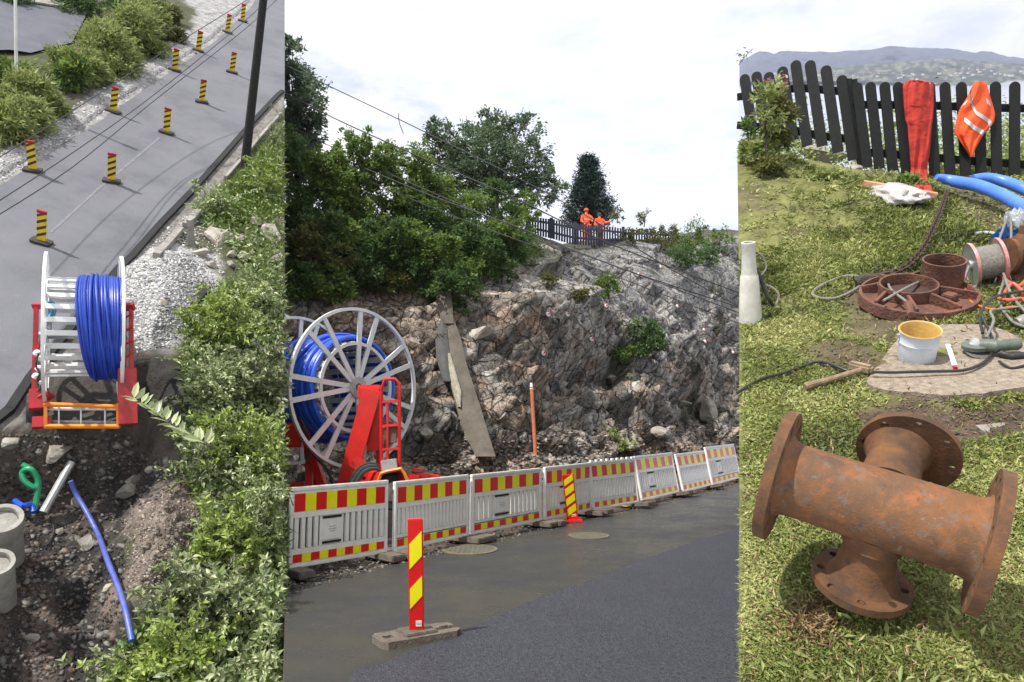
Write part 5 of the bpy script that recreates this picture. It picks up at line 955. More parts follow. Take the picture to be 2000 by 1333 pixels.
# rusty four flanged pipe fitting
dT = 2.2; rC = C.I.to_3x3(); oE = C.I @ EYE; c0 = C.at(1722, 992, dT); tdir = (c0-oE).normalized(); dist0 = (c0-oE).length
def onplane(x, y): r = rC @ ray(x, y); return oE+r*(dist0/r.dot(tdir))
Lf_, Rf_ = onplane(1527, 930), onplane(1922, 1057); ax = (Rf_-Lf_).normalized(); ax0 = (Lf_+Rf_)/2; toc = -tdir
e2_ = ax.cross(toc).normalized(); e2_ = e2_ if (rC @ UPV).dot(e2_) < 0 else -e2_
ctr = onplane(1722, 993); bb1 = (e2_*.87-toc*.5).normalized(); bb2 = (-e2_*.68-toc*.73).normalized(); px_ = dT/F
t = thing('pipe_fitting', 'heavy rusty pipe fitting with four flanges standing on the lawn', 'pipe fitting', C, ctr); rb = 75*px_
def frm(o, z): a, b_, d = basis(z); return Matrix.Translation(o) @ Matrix((a, b_, d)).transposed().to_4x4()
T0 = frm(Lf_-ctr, ax); Ln = (Rf_-Lf_).length; nseg = 40
pr = [(rb*.97, -.0)]+[(rb*(1+.22*math.exp(-f*40)+.22*math.exp(-(1-f)*40)), Ln*f) for f in np.linspace(.0, 1, nseg)]
MB().lathe(pr+[(rb*.85, Ln), (rb*.85, 0)], 64, T0, closed=True).build('body_tube', RUSTP, t)
def flange(o, z, r, rin, th, nh, a0, nm='flange', m=RUST, hr=None):
    hs = hr or r*.088; rc_ = r*.83; b = MB(); holes = [circ(hs, 12, rc_*math.cos(a0+2*math.pi*k/nh), rc_*math.sin(a0+2*math.pi*k/nh)) for k in range(nh)]
    M_ = frm(o-ctr, z); b.plate(circ(r, 64), [circ(rin, 40)]+holes, -th/2, th/2, M_); ob = b.build(nm, m, t, bevel=0)
    b = MB(); b.lathe([(rin*1.06, -th*.62), (rin*1.3, -th*.62), (rin*1.3, -th*.5), (rin*1.06, -th*.5)], 40, M_, closed=True); b.build('raised_face', m, t); return ob
flange(Lf_-ax*.012, -ax, 136*px_, rb*.85, .034, 12, .1); flange(Rf_+ax*.01, ax, 136*px_, rb*.85, .034, 12, .2)
L1 = 156*px_/.87; L2 = 128*px_/.68; r1 = 50*px_
T1 = frm(Vector((0, 0, 0)), bb1); MB().lathe([(r1*1.12, rb*.7), (r1*1.1, rb*.95), (r1*1.16, rb*1.08), (r1*1.02, rb*1.14), (r1, rb*1.3), (r1*1.12, L1*.8), (r1*1.3, L1*.93), (r1*1.55, L1), (r1*.8, L1), (r1*.8, rb*.7)], 48, T1, closed=True).build('lower_neck', RUST, t)
flange(ctr+bb1*L1, bb1, 95*px_, r1*.8, .026, 8, .3)
T2 = frm(Vector((0, 0, 0)), bb2); MB().lathe([(r1*1.2, rb*.7), (r1*1.15, rb*.95), (r1*1.05, L2*.75), (r1*1.2, L2*.9), (r1*1.4, L2), (r1*.8, L2), (r1*.8, rb*.7)], 48, T2, closed=True).build('rear_neck', RUST, t)
flange(ctr+bb2*L2+ax*.03, bb2, 100*px_, r1*.8, .026, 8, .55)

# pail, cover, tools
def up_obj(name, label, cat, p): return thing(name, label, cat, C, p)
p = on_slab(1789, 700); dp = C.dep(p); r = 35*dp/F; h = (C.near(p, 1790, 640)-p).z; t = up_obj('pail', 'pale blue steel pail with a yellow lined inside on the slab', 'pail', p); t.matrix_world = t.matrix_world @ Matrix.Rotation(math.radians(9), 4, 'X')
MB().lathe([(r*.93, 0), (r*.95, h*.02), (r*.97, h*.6), (r*1.03, h*.62), (r*1.0, h*.66), (r*1.03, h*.93), (r*1.08, h*.97), (r*1.06, h*1.0), (r*1.01, h*.99), (r*.96, h*.9), (r*.9, h*.4), (r*.88, h*.36), (.001, h*.36)], 56).build('shell', PAIL, t)
MB().lathe([(r*1.005, h*.985), (r*.965, h*.9), (r*.93, h*.5), (r*.9, h*.38), (.001, h*.375), (.001, h*.4), (r*.86, h*.4), (r*.9, h*.5), (r*.94, h*.88), (r*.985, h*.99)], 56, closed=True).build('lining', PAILY, t)
MB().lathe([(r*1.09, h*.985), (r*1.06, h*1.012), (r*1.01, h*1.0), (r*1.02, h*.975)], 56, closed=True).build('rim', PAILY, t)
MB().lathe([(.001, h*.41), (r*.87, h*.41), (r*.87, h*.43), (.001, h*.46)], 40).build('contents', STONE, t)
for a in (2.9, .2): MB().box((r*1.05*math.cos(a), r*1.05*math.sin(a), h*.8), (.02, .02, .02)).build('handle_lug', GALV, t)
p = C.hit(1790, 598); dp = C.dep(p); Rr = 105*dp/F; t = up_obj('cast_cover', 'round ribbed rusty iron frame with a raised sleeve, lying on the lawn', 'iron cover', p+Vector((0, 0, .03))); t.matrix_world = t.matrix_world @ Matrix.Rotation(math.radians(7), 4, 'X')
MB().lathe([(Rr, 0), (Rr, .035), (Rr*.985, .075), (Rr*.93, .08), (Rr*.91, .045), (.001, .045), (.001, 0)], 72).build('base_plate', RUSTD, t)
ic = Vector((-.12*Rr, .12*Rr, 0)); ri = Rr*.5
MB().lathe([(ri, .04), (ri, .13), (ri*.93, .13), (ri*.93, .05), ], 60, Matrix.Translation(ic), closed=True).build('inner_ring', RUSTD, t)
MB().lathe([(.001, .046), (ri*.92, .046), (ri*.92, .052), (.001, .053)], 40, Matrix.Translation(ic)).build('recess_floor', mat('dark_recess_iron', (.06, .035, .028), (.04, .025, .02), scale=8), t)
for k in range(8):
    a = k*math.pi/4+.25; p0_ = ic+Vector((ri*math.cos(a), ri*math.sin(a), .085)); p1_ = Vector((Rr*.93*math.cos(a), Rr*.93*math.sin(a), .06)); MB().bar(p0_, p1_, .022, .075).build('rib', RUSTD, t, bevel=.003)
sc_ = C.near(C.hit(1838, 568), 1838, 562); so = Vector((sc_.x, sc_.y, p.z))-p; so = C.g(1836, 578, p.z)-p; rs = 37*C.dep(p+so)/F
MB().lathe([(rs, .03), (rs*.99, .2), (rs*1.03, .215), (rs*1.03, .225), (rs*.93, .225), (rs*.93, .05), ], 56, Matrix.Translation((so.x, so.y, 0)), closed=True).build('sleeve', RUSTD, t)
bp = C.g(1852, 603, p.z)-p; MB().box((bp.x, bp.y, .07), (.08, .08, .05), Matrix.Rotation(.5, 3, 'Z')).build('boss', RUSTD, t, bevel=.006)
def ctube(pts, r, m, name, label, cat, lift=.014, n=8, sm=6, closed=False):
    q = [(C.hit(x[0], x[1])+Vector((0, 0, (x[2] if len(x) > 2 else 0)+r+lift))) for x in pts]; o0 = q[0]
    o = MB().tube([p_-o0 for p_ in q], r, n, sm=sm).build(name, m); place(o, C, o0); return tag(o, label, cat)
def otube(pts, r, m, name, label, cat, n=8, sm=5):     # pts with depth
    q = [C.at(*x) for x in pts]; o0 = q[0]; o = MB().tube([p_-o0 for p_ in q], r, n, sm=sm).build(name, m); place(o, C, o0); return tag(o, label, cat)
ctube([(1688, 548), (1655, 545), (1620, 556), (1592, 572), (1590, 585), (1625, 590), (1660, 578), (1692, 556)], .011, ROPE, 'rope_sling', 'grey rope sling looped on the lawn left of the iron cover', 'rope')
gd = lambda x, y: C.dep(C.hit(x, y))
otube([(1800, 548, gd(1800, 548)-.35), (1760, 568, gd(1760, 568)-.45), (1725, 588, gd(1725, 588)-.4)], .009, ROPE, 'sling_leg', 'straight grey sling leg running over the iron cover', 'rope')
otube([(1733, 550, gd(1733, 550)-.3), (1742, 568, gd(1742, 568)-.42), (1772, 592, gd(1772, 592)-.4), (1780, 616, gd(1780, 616)-.3)], .009, ROPE, 'sling_leg', 'bent grey sling leg ending in a hook on the iron cover', 'rope')
otube([(1772, 592, gd(1772, 592)-.42), (1776, 600, gd(1776, 600)-.4), (1780, 616, gd(1780, 616)-.33)], .022, RUSTD, 'chain_hook', 'dark chain hook resting on the ribs of the iron cover', 'hook')
otube([(1672, 553, gd(1672, 553)-.1), (1690, 545, gd(1690, 545)-.15), (1712, 545, gd(1712, 545)-.15), (1735, 540, gd(1735, 540)-.1)], .045, mat('dark_chain_bag', (.07, .055, .045), rough=.9, bump=.9, bscale=60), 'shackle_bundle', 'dark bundle where the chain meets the rope sling', 'shackle')
cp = spline([C.at(x, y, C.dep(C.hit(x, y))-l_) for x, y, l_ in [(1850, 372, .5), (1838, 410, .42), (1825, 440, .35), (1806, 480, .28), (1785, 508, .22), (1765, 525, .2), (1735, 538, .18), (1695, 545, .15)]], 30)
t = thing('chain', 'rusty lifting chain hanging from the blue pipe to the iron cover', 'chain', C, cp[0]); acc = 0; link = None; k = 0
for i in range(1, len(cp)):
    acc += (cp[i]-cp[i-1]).length
    if acc > .046:
        acc = 0; d = cp[i]-cp[i-1]; Rm = Vector((1, 0, 0)).rotation_difference(d.normalized()).to_matrix().to_4x4() @ Matrix.Rotation(k*math.pi/2+.6, 4, 'X')
        for off in (0,):
            if link is None:
                pts = [Vector((math.cos(a)*.022+math.copysign(.012, math.cos(a)), math.sin(a)*.024, 0)) for a in np.linspace(.01, 2*math.pi+.01, 12, endpoint=False)]; link = MB().tube(pts, .0085, 6, closed=True).build('link', mat('dark_chain', (.06, .035, .025), (.03, .02, .016), scale=30, rough=.8), t); o = link
            else: o = bpy.data.objects.new('link', link.data); COL.objects.link(o); o.parent = t
            o.matrix_local = Matrix.Translation(cp[i]-cp[0]+Vector((off*.035, -off*.01, off*.0))) @ Rm
        k += 1
# blue pipes
def cpipe(pts, rs, label):
    q = [C.at(*x) for x in pts]; o0 = q[0]; o = MB().tube([p_-o0 for p_ in q], rs, 18, sm=7).build('blue_pipe_end', LBLUE); place(o, C, o0); tag(o, label, 'pipe')
cpipe([(1829, 346, 7.4), (1850, 351, 7.4), (1875, 357, 7.3), (1905, 362, 7.1), (1935, 372, 6.9), (1965, 386, 6.7), (2000, 406, 6.4), (2040, 430, 6.1)], [.03, .05, .062, .062, .06, .06, .06, .06], 'lower blue pipe with a pinched end chained up by the fence')
cpipe([(1900, 349, 7.6), (1930, 348, 7.6), (1965, 356, 7.5), (2000, 370, 7.3), (2050, 392, 7.1)], [.04, .055, .058, .06, .06], 'upper blue pipe lying behind the chained one')
# mallet, brush, cable, grinder
t = thing('mallet', 'old wooden handled sledge hammer lying in the grass', 'hammer', C, C.hit(1620, 745)); o0 = C.hit(1620, 745); a_, b_ = C.hit(1572, 766)+Vector((0, 0, .03)), C.hit(1682, 734)+Vector((0, 0, .035))
MB().tube([a_-o0, (a_-o0)*.95+(b_-o0)*.05, (a_+b_)/2-o0, b_-o0], [.02, .022, .016, .015], 10).build('handle', WOOD, t)
a_, b_ = C.hit(1658, 724)+Vector((0, 0, .035)), C.hit(1704, 735)+Vector((0, 0, .035)); MB().bar(a_-o0, b_-o0, .05, .05).build('head', mat('worn_head', (.3, .23, .15), (.17, .12, .08), scale=9), t, bevel=.012)
ctube([(1440, 775), (1460, 762), (1490, 746), (1530, 736), (1570, 722), (1600, 714), (1630, 722), (1660, 734)], .0085, CBLK, 'black_cable', 'black cable running through the grass to the hammer', 'cable')
ctube([(1702, 741, .02), (1740, 742, .02), (1780, 741, .02), (1830, 740, .02), (1880, 738, .02), (1915, 726, .02), (1935, 706, .02), (1938, 685, .03), (1928, 665, .05), (1915, 655, .1)], .0085, CBLK, 'black_cable', 'black cable curving across the slab to the grinder', 'cable')
ctube([(1918, 668, .03), (1912, 650, .08), (1925, 628, .1), (1955, 605, .08), (2010, 588, .05)], .0085, CBLK, 'black_cable', 'black cable looping up behind the grinder', 'cable')
ctube([(1925, 680, .04), (1938, 662, .09), (1932, 645, .1), (1960, 625, .05), (2010, 612, .03)], .0075, mat('grey_cable', (.2, .2, .18)), 'grey_cable', 'grey cable looped over the grinder', 'cable')
ctube([(1950, 720, .02), (1975, 730, .01), (2010, 722, .01)], .0075, CBLK, 'black_cable', 'short black cable right of the grinder', 'cable')
t = thing('paint_brush', 'white stick brush with a red tip on the stone slab', 'brush', C, on_slab(1858, 702)); o0 = on_slab(1858, 702); a_, b_ = on_slab(1851, 676)-o0, on_slab(1866, 722)-o0
MB().bar(a_+Vector((0, 0, .008)), b_*.8+Vector((0, 0, .008)), .024, .01).build('stick', WHT, t, bevel=.002); MB().bar(b_*.8+Vector((0, 0, .008)), b_+Vector((0, 0, .008)), .02, .012).build('tip', DRED, t)
t = thing('angle_grinder', 'grey green angle grinder lying at the right of the slab', 'power tool', C, on_slab(1930, 700)); o0 = on_slab(1930, 700)
q0, q1, q2 = on_slab(1905, 690)+Vector((0, 0, .05))-o0, on_slab(1945, 695)+Vector((0, 0, .055))-o0, on_slab(1990, 690)+Vector((0, 0, .055))-o0
MB().tube([q0, q0.lerp(q1, .5), q1, q1.lerp(q2, .15), q2.lerp(q1, .1), q2], [.03, .038, .038, .03, .034, .026], 16).build('motor_body', TOOL, t); MB().tube([q0+Vector((-.03, 0, -.01)), q0, q0+Vector((.02, 0, 0))], [.02, .045, .03], 14).build('gear_head', GALV, t)
MB().lathe([(.001, 0), (.065, .0), (.065, .006), (.001, .01)], 36, Matrix.Translation(q0+Vector((-.005, -.03, -.035))) @ Matrix.Rotation(.3, 4, 'X')).build('disc', mat('disc_grey', (.12, .12, .11), rough=.6), t)
MB().lathe([(.03, -.01), (.07, -.01), (.072, .012), (.03, .02)], 36, Matrix.Translation(q0+Vector((0, 0, -.01))), closed=True).build('guard', TOOL, t)
MB().tube([q1+Vector((0, -.03, -.03)), q1+Vector((.03, -.07, -.04)), q1+Vector((.1, -.08, -.04))], .02, 12).build('side_handle', CBLK, t)
# cable reel with wire rope
p = C.hit(1925, 560); dp = C.dep(p); rr = 43*dp/F; cR = C.at(1925, 513, dp-.02); axR = (C.at(1953, 508, dp)-C.at(1900, 518, dp+.05)); Wd = axR.length; axR.normalize()
t = thing('wire_reel', 'small reel of grey wire rope with reddish scratched flanges', 'cable reel', C, cR); MR = frm(Vector((0, 0, 0)), axR); REDS = mat('scratched_red', (.5, .12, .1), (.35, .33, .32), (.42, .2, .19), scale=22, rough=.6)
for s_ in (-1, 1):
    Tm = MR @ Matrix.Translation((0, 0, s_*Wd/2)); MB().lathe([(rr, -.006), (rr, .006), (rr*.9, .01), (rr*.3, .006), (.001, .006), (.001, -.006), (rr*.9, -.004)], 56, Tm).build('flange', REDS if s_ > 0 else GALV, t)
    b = MB(); b.lathe([(rr*1.0, -.011), (rr*1.02, 0), (rr*1.0, .011), (rr*.95, 0)], 56, Tm, closed=True); b.build('flange_rim', REDS, t)
    MB().lathe([(rr*.22, -.02), (rr*.22, .02), (.001, .03), (.001, -.02)], 24, Tm).build('hub', GALV, t)
b = MB(); nw = 13
for k in range(nw): z = (k/(nw-1)-.5)*Wd*.88; rk = rr*.68; b.lathe([(rk+.012*math.cos(a), z+.012*math.sin(a)) for a in np.linspace(0, 6.28, 8, endpoint=False)], 40, MR, closed=True)
b.build('rope_winding', ROPE, t); MB().lathe([(rr*.64, -Wd*.47), (rr*.64, Wd*.47)], 40, MR).build('core', CBLK, t)
for s_ in (-1, 1): q = axR*s_*Wd*.6; MB().tube([q+Vector((-.0, .0, 0)), Vector((q.x-.06, q.y-.02, p.z-cR.z+.01)), Vector((q.x+.08, q.y, p.z-cR.z+.01)), q], .009, 7).build('stand_leg', GALV, t)
MB().bar(Vector((-Wd*.9, -.05, p.z-cR.z+.012)), Vector((Wd*.9, -.09, p.z-cR.z+.012)), .025, .02).build('stand_bar', GALV, t)
# blue flange, lever, rusty valve, bag at the right edge
dF = 6.0; cF = C.at(1980, 478, dF); t = thing('flange_adapter', 'blue flanged adapter standing at the right edge of the lawn', 'pipe flange', C, cF)
for i, (dx, dz, r_) in enumerate(((0, .0, 40), (.1, -.03, 38))):
    rF = r_*dF/F; nz_ = (Vector((-.55, -.8, .1))).normalized(); a, b_, d = basis(nz_); M_ = Matrix.Translation((dx, -dx*.8, dz)) @ Matrix((a, b_, d)).transposed().to_4x4()
    b = MB(); b.plate(circ(rF, 40), [circ(rF*.5, 24)]+[circ(rF*.075, 8, rF*.8*math.cos(k*.785), rF*.8*math.sin(k*.785)) for k in range(8)], -.015, .015, M_); bf = b.build('blue_flange', FLG, t)
    for k in range(8): MB().lathe([(.012, .012), (.012, .03), (.001, .032)], 6, M_ @ Matrix.Translation((rF*.8*math.cos(k*.785), rF*.8*math.sin(k*.785), 0))).build('bolt', GALV, bf)
MB().tube([Vector((0, 0, 0)), Vector((.25, .3, -.02))], .09, 24).build('barrel', FLG, t)
gz = C.hit(1985, 525).z-cF.z; MB().box((.1, .05, gz/2-.02), (.1, .1, abs(gz)), None).build('support_foot', RUSTD, t)
otube([(1905, 457, 6.2), (1925, 455, 6.2), (1950, 458, 6.1)], .016, GALV, 'steel_lever', 'short steel lever sticking out left of the blue flange', 'lever')
p = C.hit(1992, 545); dp = C.dep(p); t = thing('rusty_valve', 'rusty brown valve body at the right edge', 'valve', C, p)
MB().lathe([(.13, 0), (.13, .03), (.07, .05), (.065, .12), (.1, .18), (.11, .24), (.08, .3), (.035, .34), (.03, .4), (.001, .41)], 32).build('valve_body', RUST, t)
MB().lathe([(.001, -.02), (.13, -.02), (.13, .015), (.06, .03), (.06, .1), (.001, .1)], 32, Matrix.Translation((-.12, -.02, .19)) @ Matrix.Rotation(-1.4, 4, 'Y') @ Matrix.Rotation(math.pi, 4, 'X')).build('side_flange', RUST, t)
p = C.at(1956, 445, 6.6); o = MB().lathe([(.05, 0), (.06, .02), (.045, .1), (.055, .13), (.03, .14), (.03, .02)], 20, closed=True).build('rusty_socket', RUST); place(o, C, p-Vector((0, 0, .1))); tag(o, 'small rusty socket behind the blue flange', 'pipe socket')
MB_ = MB(); n_ = 26; pts = []
def crumple(name, label, cat, centre, rx, ry, rz, m, seed):
    bm = bmesh.new(); bmesh.ops.create_icosphere(bm, subdivisions=4, radius=1)
    q = np.array([v.co[:] for v in bm.verts]); f = facet(q[:, 0]*1.3+q[:, 2], q[:, 1]*1.3-q[:, 2]*.7, .45, seed, 1.0)[0]
    for v, k in zip(bm.verts, f): v.co = Vector((v.co.x*rx, v.co.y*ry, max(v.co.z, -.35)*rz))*(1+.28*k)
    for f_ in bm.faces: f_.smooth = True
    me = bpy.data.meshes.new(name); bm.to_mesh(me); bm.free(); me.materials.append(m); o = bpy.data.objects.new(name, me); COL.objects.link(o); place(o, C, centre); return tag(o, label, cat)
crumple('plastic_bag', 'grey plastic bag on top of the blue flange', 'bag', C.at(1990, 435, 6.0), .11, .1, .11, mat('grey_bag', (.35, .38, .42), (.16, .18, .2), scale=7, rough=.3, bump=.6, bscale=20), 5)
bg = C.hit(1748, 388); crumple('plastic_sheet', 'crumpled white plastic sheet lying on the plank', 'plastic sheet', bg+Vector((0, 0, .03)), .22, .38, .11, BAG, 9)
o0 = C.hit(1686, 368); o = MB().bar(Vector((0, 0, .05)), C.hit(1830, 393)-o0+Vector((0, 0, .05)), .09, .06).build('plank', PLANK, bevel=.005); place(o, C, o0); tag(o, 'pale wooden plank on the grass under the fence', 'plank')
# red hoses tangle
HR = mat('red_hose', (.6, .12, .08), rough=.45); HO = mat('orange_cable', (.65, .16, .05), rough=.5)
ctube([(1882, 575, .05), (1890, 592, .01), (1910, 606, .01), (1940, 614, .01), (1980, 612, .02), (2010, 620, .02)], .008, HO, 'orange_cable', 'orange cord curling off the iron cover to the right', 'cord')
for i, (a, lb) in enumerate((([(1930, 545), (1950, 560), (1985, 575), (2010, 560)], 'dark red hose below the wire reel'), ([(1960, 590), (1975, 578), (2000, 590), (2010, 605)], 'pinkish hose loop at the right edge'), ([(1950, 600), (1970, 612), (1995, 600), (2010, 625)], 'bright red hose at the right edge'))): ctube([(x, y, .03+.03*(j % 2)) for j, (x, y) in enumerate(a)], .012, HR, 'red_hose', lb, 'hose')
for i, (a, lb) in enumerate((([(1945, 520, .15), (1965, 500, .3), (1970, 530, .15), (1958, 570, .05), (1950, 600, .02), (1975, 640, .02), (2010, 655, .02)], 'grey cable hanging from the reel to the slab'), ([(1955, 560, .1), (1975, 600, .05), (2010, 640, .05)], 'grey cable beside the red hoses'))): ctube(a, .009, mat('grey_cable', (.2, .2, .18)), 'grey_cable', lb, 'cable')
p = C.hit(1985, 645); o = MB().lathe([(.001, 0), (.035, .0), (.04, .05), (.03, .1), (.001, .12)], 18, Matrix.Rotation(1.3, 4, 'Y')).build('hose_coupling', mat('coupling_grey', (.3, .28, .26), rough=.4, metal=.4)); place(o, C, p+Vector((0, 0, .04))); tag(o, 'grey hose coupling beside the red hoses', 'hose coupling')
# white tapered post with cable
p = C.hit(1466, 628); dp = C.dep(p); q = C.near(p, 1460, 474); k = dp/F; h = (q-p).z; t = thing('white_tube', 'white tapered plastic tube standing at the left edge of the lawn', 'tube', C, p)
MB().lathe([(22*k, 0), (17*k, h*.58), (15*k, h*.6), (14.5*k, h*.62), (12*k, h*.95), (13*k, h*.97), (13*k, h), (9*k, h), (9*k, h*.8)], 36).build('shell', mat('dirty_white', (.6, .6, .56), (.4, .39, .34), scale=5, rough=.6, bump=.1), t)
MB().lathe([(.001, h*.9), (9*k, h*.9)], 24).build('opening', CBLK, t)
otube([(1466, 486, dp-.05), (1488, 500, dp-.05), (1497, 520, dp-.05), (1490, 535, dp-.05), (1478, 545, dp-.05)], .006, mat('grey_cable', (.2, .2, .18)), 'grey_cable', 'thin grey cable from the mouth of the white tube', 'cable')
otube([(1476, 530, dp-.08), (1486, 545, dp-.08), (1492, 565, dp-.08), (1502, 585, dp-.08), (1510, 597, dp-.04)], .013, CBLK, 'black_plug', 'black plug and cable hanging on the white tube', 'plug')
otube([(1495, 556, dp-.08), (1512, 565, dp-.06), (1521, 578, dp-.05), (1516, 594, dp-.03), (1508, 598, dp-.03)], .009, mat('beige_cable', (.35, .32, .25)), 'beige_cable', 'beige cable loop beside the white tube', 'cable')

# picket fence with pickets
dfn = 9.2
PK = [((1453, 146), (1470, 255)), ((1476, 141), (1497, 262)), ((1500, 142), (1525, 268)), ((1527, 131), (1550, 274)), ((1553, 119), (1577, 285)), ((1581, 119), (1606, 286)), ((1612, 129), (1637, 298)), ((1643, 148), (1667, 313))]
PK2 = [((1673, 162), (1694, 327)), ((1699, 161), (1718, 330)), ((1727, 161), (1744, 334)), ((1753, 161), (1771, 338)), ((1783, 161), (1797, 342)), ((1815, 161), (1826, 343)), ((1845, 161), (1856, 343)), ((1877, 161), (1886, 343)), ((1912, 160), (1916, 346)), ((1944, 160), (1947, 350)), ((1982, 160), (1981, 355)), ((2018, 160), (2015, 358))]
def picket_fence(name, label, pk, dep_f, rails, rw):
    o0 = C.at(*pk[0][1], dep_f(pk[0][1][0])); t = thing(name, label, 'fence', C, o0); k = dfn/F
    for (tx, ty), (bx, by) in pk:
        tp, bt = C.at(tx, ty, dep_f(tx)-.02), C.at(bx, by, dep_f(bx)-.02); d = tp-bt; h = d.length; w_ = rw*k/2; hw = w_
        prof_ = [(-hw, 0), (hw, 0), (hw, h-hw)]+[(hw*math.cos(a), h-hw+hw*math.sin(a)) for a in np.linspace(.2, math.pi-.2, 9)]+[(-hw, h-hw)]
        a_ = (C.at(tx+10, ty, dep_f(tx+10))-C.at(tx, ty, dep_f(tx))).normalized(); u_ = d.normalized(); n_ = a_.cross(u_).normalized(); a_ = u_.cross(n_)
        M_ = Matrix.Translation(bt-o0) @ Matrix((a_, u_, n_)).transposed().to_4x4(); b = MB(); b.plate(prof_, [], -.012, .012, M_); b.build('picket', BLK, t, smooth=False)
    for r_ in rails:
        b = MB()
        for i in range(len(r_)-1): b.bar(C.at(*r_[i], dep_f(r_[i][0])+.045)-o0, C.at(*r_[i+1], dep_f(r_[i+1][0])+.045)-o0, .045, .1)
        b.build('rail', BLK, t, smooth=False)
    return t, o0
dfl = lambda x: dfn+.1+.004*max(0, 1650-x)*.8; dfr = lambda x: dfn-.0003*(x-1660)
t, o0 = picket_fence('picket_fence', 'black picket fence section climbing the rock on the left', PK, dfl, [[(1440, 190), (1500, 182), (1560, 172), (1660, 180)], [(1440, 245), (1540, 252), (1600, 266), (1662, 272)]], 20.5)
t, o0 = picket_fence('picket_fence', 'long black picket fence section with red work clothes hung over it', PK2, dfr, [[(1664, 205), (1800, 206), (1900, 210), (2030, 213)], [(1690, 298), (1800, 306), (1900, 315), (2030, 324)]], 19.5)
for (a, b_) in (((1658, 155), (1680, 322)), ((1668, 156), (1688, 325))): MB().bar(C.at(*b_, dfn+.06)-o0, C.at(*a, dfn+.06)-o0, .055, .055).build('post', BLK, t, smooth=False)
q = [C.at(x, y, dfn+.03) for x, y in [(1700, 340), (1800, 352), (1900, 356), (2040, 368)]]; b = MB()
for i in range(3): b.bar(q[i]-q[0], q[i+1]-q[0], .12, .06)
o = b.build('base_board', CONC); place(o, C, q[0]); tag(o, 'pale sill running under the long fence section', 'sill')
rk = rock(C, 1608, 316, 60, 30, 'greyish brown boulder under the stepped fence', m=STONE, name='boulder', cat='boulder'); rock(C, 1670, 330, 16, 12, 'small stone right of the boulder under the fence', m=STONE)
# clothes over the fence: surfaces with folds and thickness
def cloth(name, label, cat, rows, dep, m, thick, folds, seed, bands=(), slant=0):
    yy = [r[0] for r in rows]; gd_ = [min(dep, C.dep(C.hit((r[1]+r[2])/2, r[0]))-.1) if r[0] > 325 else dep for r in rows]; xl = [r[1] for r in rows]; xr = [r[2] for r in rows]; n, k = 72, 40; o0 = C.at((xl[0]+xr[0])/2, yy[0], dep)
    def pt(v, u, off=0):    # u in 0..1 front side from left to right
        y = yy[0]+(yy[-1]-yy[0])*v; dpl = np.interp(y, yy, gd_); a, b_ = np.interp(y, yy, xl), np.interp(y, yy, xr); x = a+(b_-a)*(.5-.5*math.cos(math.pi*u))
        wob = math.sin(u*math.pi*folds*(.6+.5*v)+seed+v*4.5+math.sin(v*7+seed))*.45+math.sin(u*math.pi*folds*1.7+v*9+seed*2)*.3*math.sin(v*5+u*3); cre = .35*math.sin(v*26+u*5+seed)*math.exp(-((v-.3)/.2)**2)+.5*math.sin(v*40+u*9)*max(0, v-.8)
        dd = -math.sin(math.pi*u)*thick*(1+.55*wob)-.012*cre-.02; return C.at(x, y, dpl+dd-off)-o0
    V = []; 
    for i in range(n+1):
        v = i/n; V += [pt(v, j/k) for j in range(k+1)]; y = yy[0]+(yy[-1]-yy[0])*v; a, b_ = np.interp(y, yy, xl), np.interp(y, yy, xr); V += [C.at(b_+(a-b_)*f, y, np.interp(y, yy, gd_))-o0 for f in (.25, .5, .75)]
    K = k+4; b = MB(); b.add(V, [(i*K+j, i*K+(j+1) % K, (i+1)*K+(j+1) % K, (i+1)*K+j) for i in range(n) for j in range(K)]+[tuple(range(K)), tuple(n*K+j for j in range(K-1, -1, -1))])
    t = thing(name, label, cat, C, o0); ct_ = b.build('cloth', m, t)
    for bi, (nm, mm, path, w_) in enumerate(bands):
        V = []; ns = 24
        for i in range(ns+1):
            f = i/ns; u = np.interp(f, np.linspace(0, 1, len(path)), [p_[0] for p_ in path]); v = np.interp(f, np.linspace(0, 1, len(path)), [p_[1] for p_ in path]); V += [pt(v-w_/2, u, .008), pt(v+w_/2, u, .008)]
        b = MB(); b.add(V, [(2*i, 2*i+1, 2*i+3, 2*i+2) for i in range(ns)]); b.build(nm, mm, ct_)
    return t
DRC = mat('red_cloth_shade', (.42, .025, .012), rough=.85)
cloth('overalls', 'red work overalls hanging over the black picket fence', 'overalls', [(157, 1775, 1800), (160, 1768, 1822), (170, 1763, 1824), (205, 1765, 1824), (235, 1768, 1822), (245, 1772, 1820), (290, 1776, 1817), (330, 1779, 1811), (350, 1776, 1812), (362, 1772, 1818), (375, 1771, 1823), (382, 1776, 1812)], dfn-.1, CLOTHR, .085, 5, 1.3,
      [('pocket_flap', DRC, [(.3, .21), (.7, .22)], .02), ('pocket_hem', DRC, [(.15, .36), (.7, .4)], .008), ('zip', SILV, [(.8, .02), (.79, .12)], .03), ('side_seam', DRC, [(.72, .1), (.72, .5), (.6, .9)], .012)])
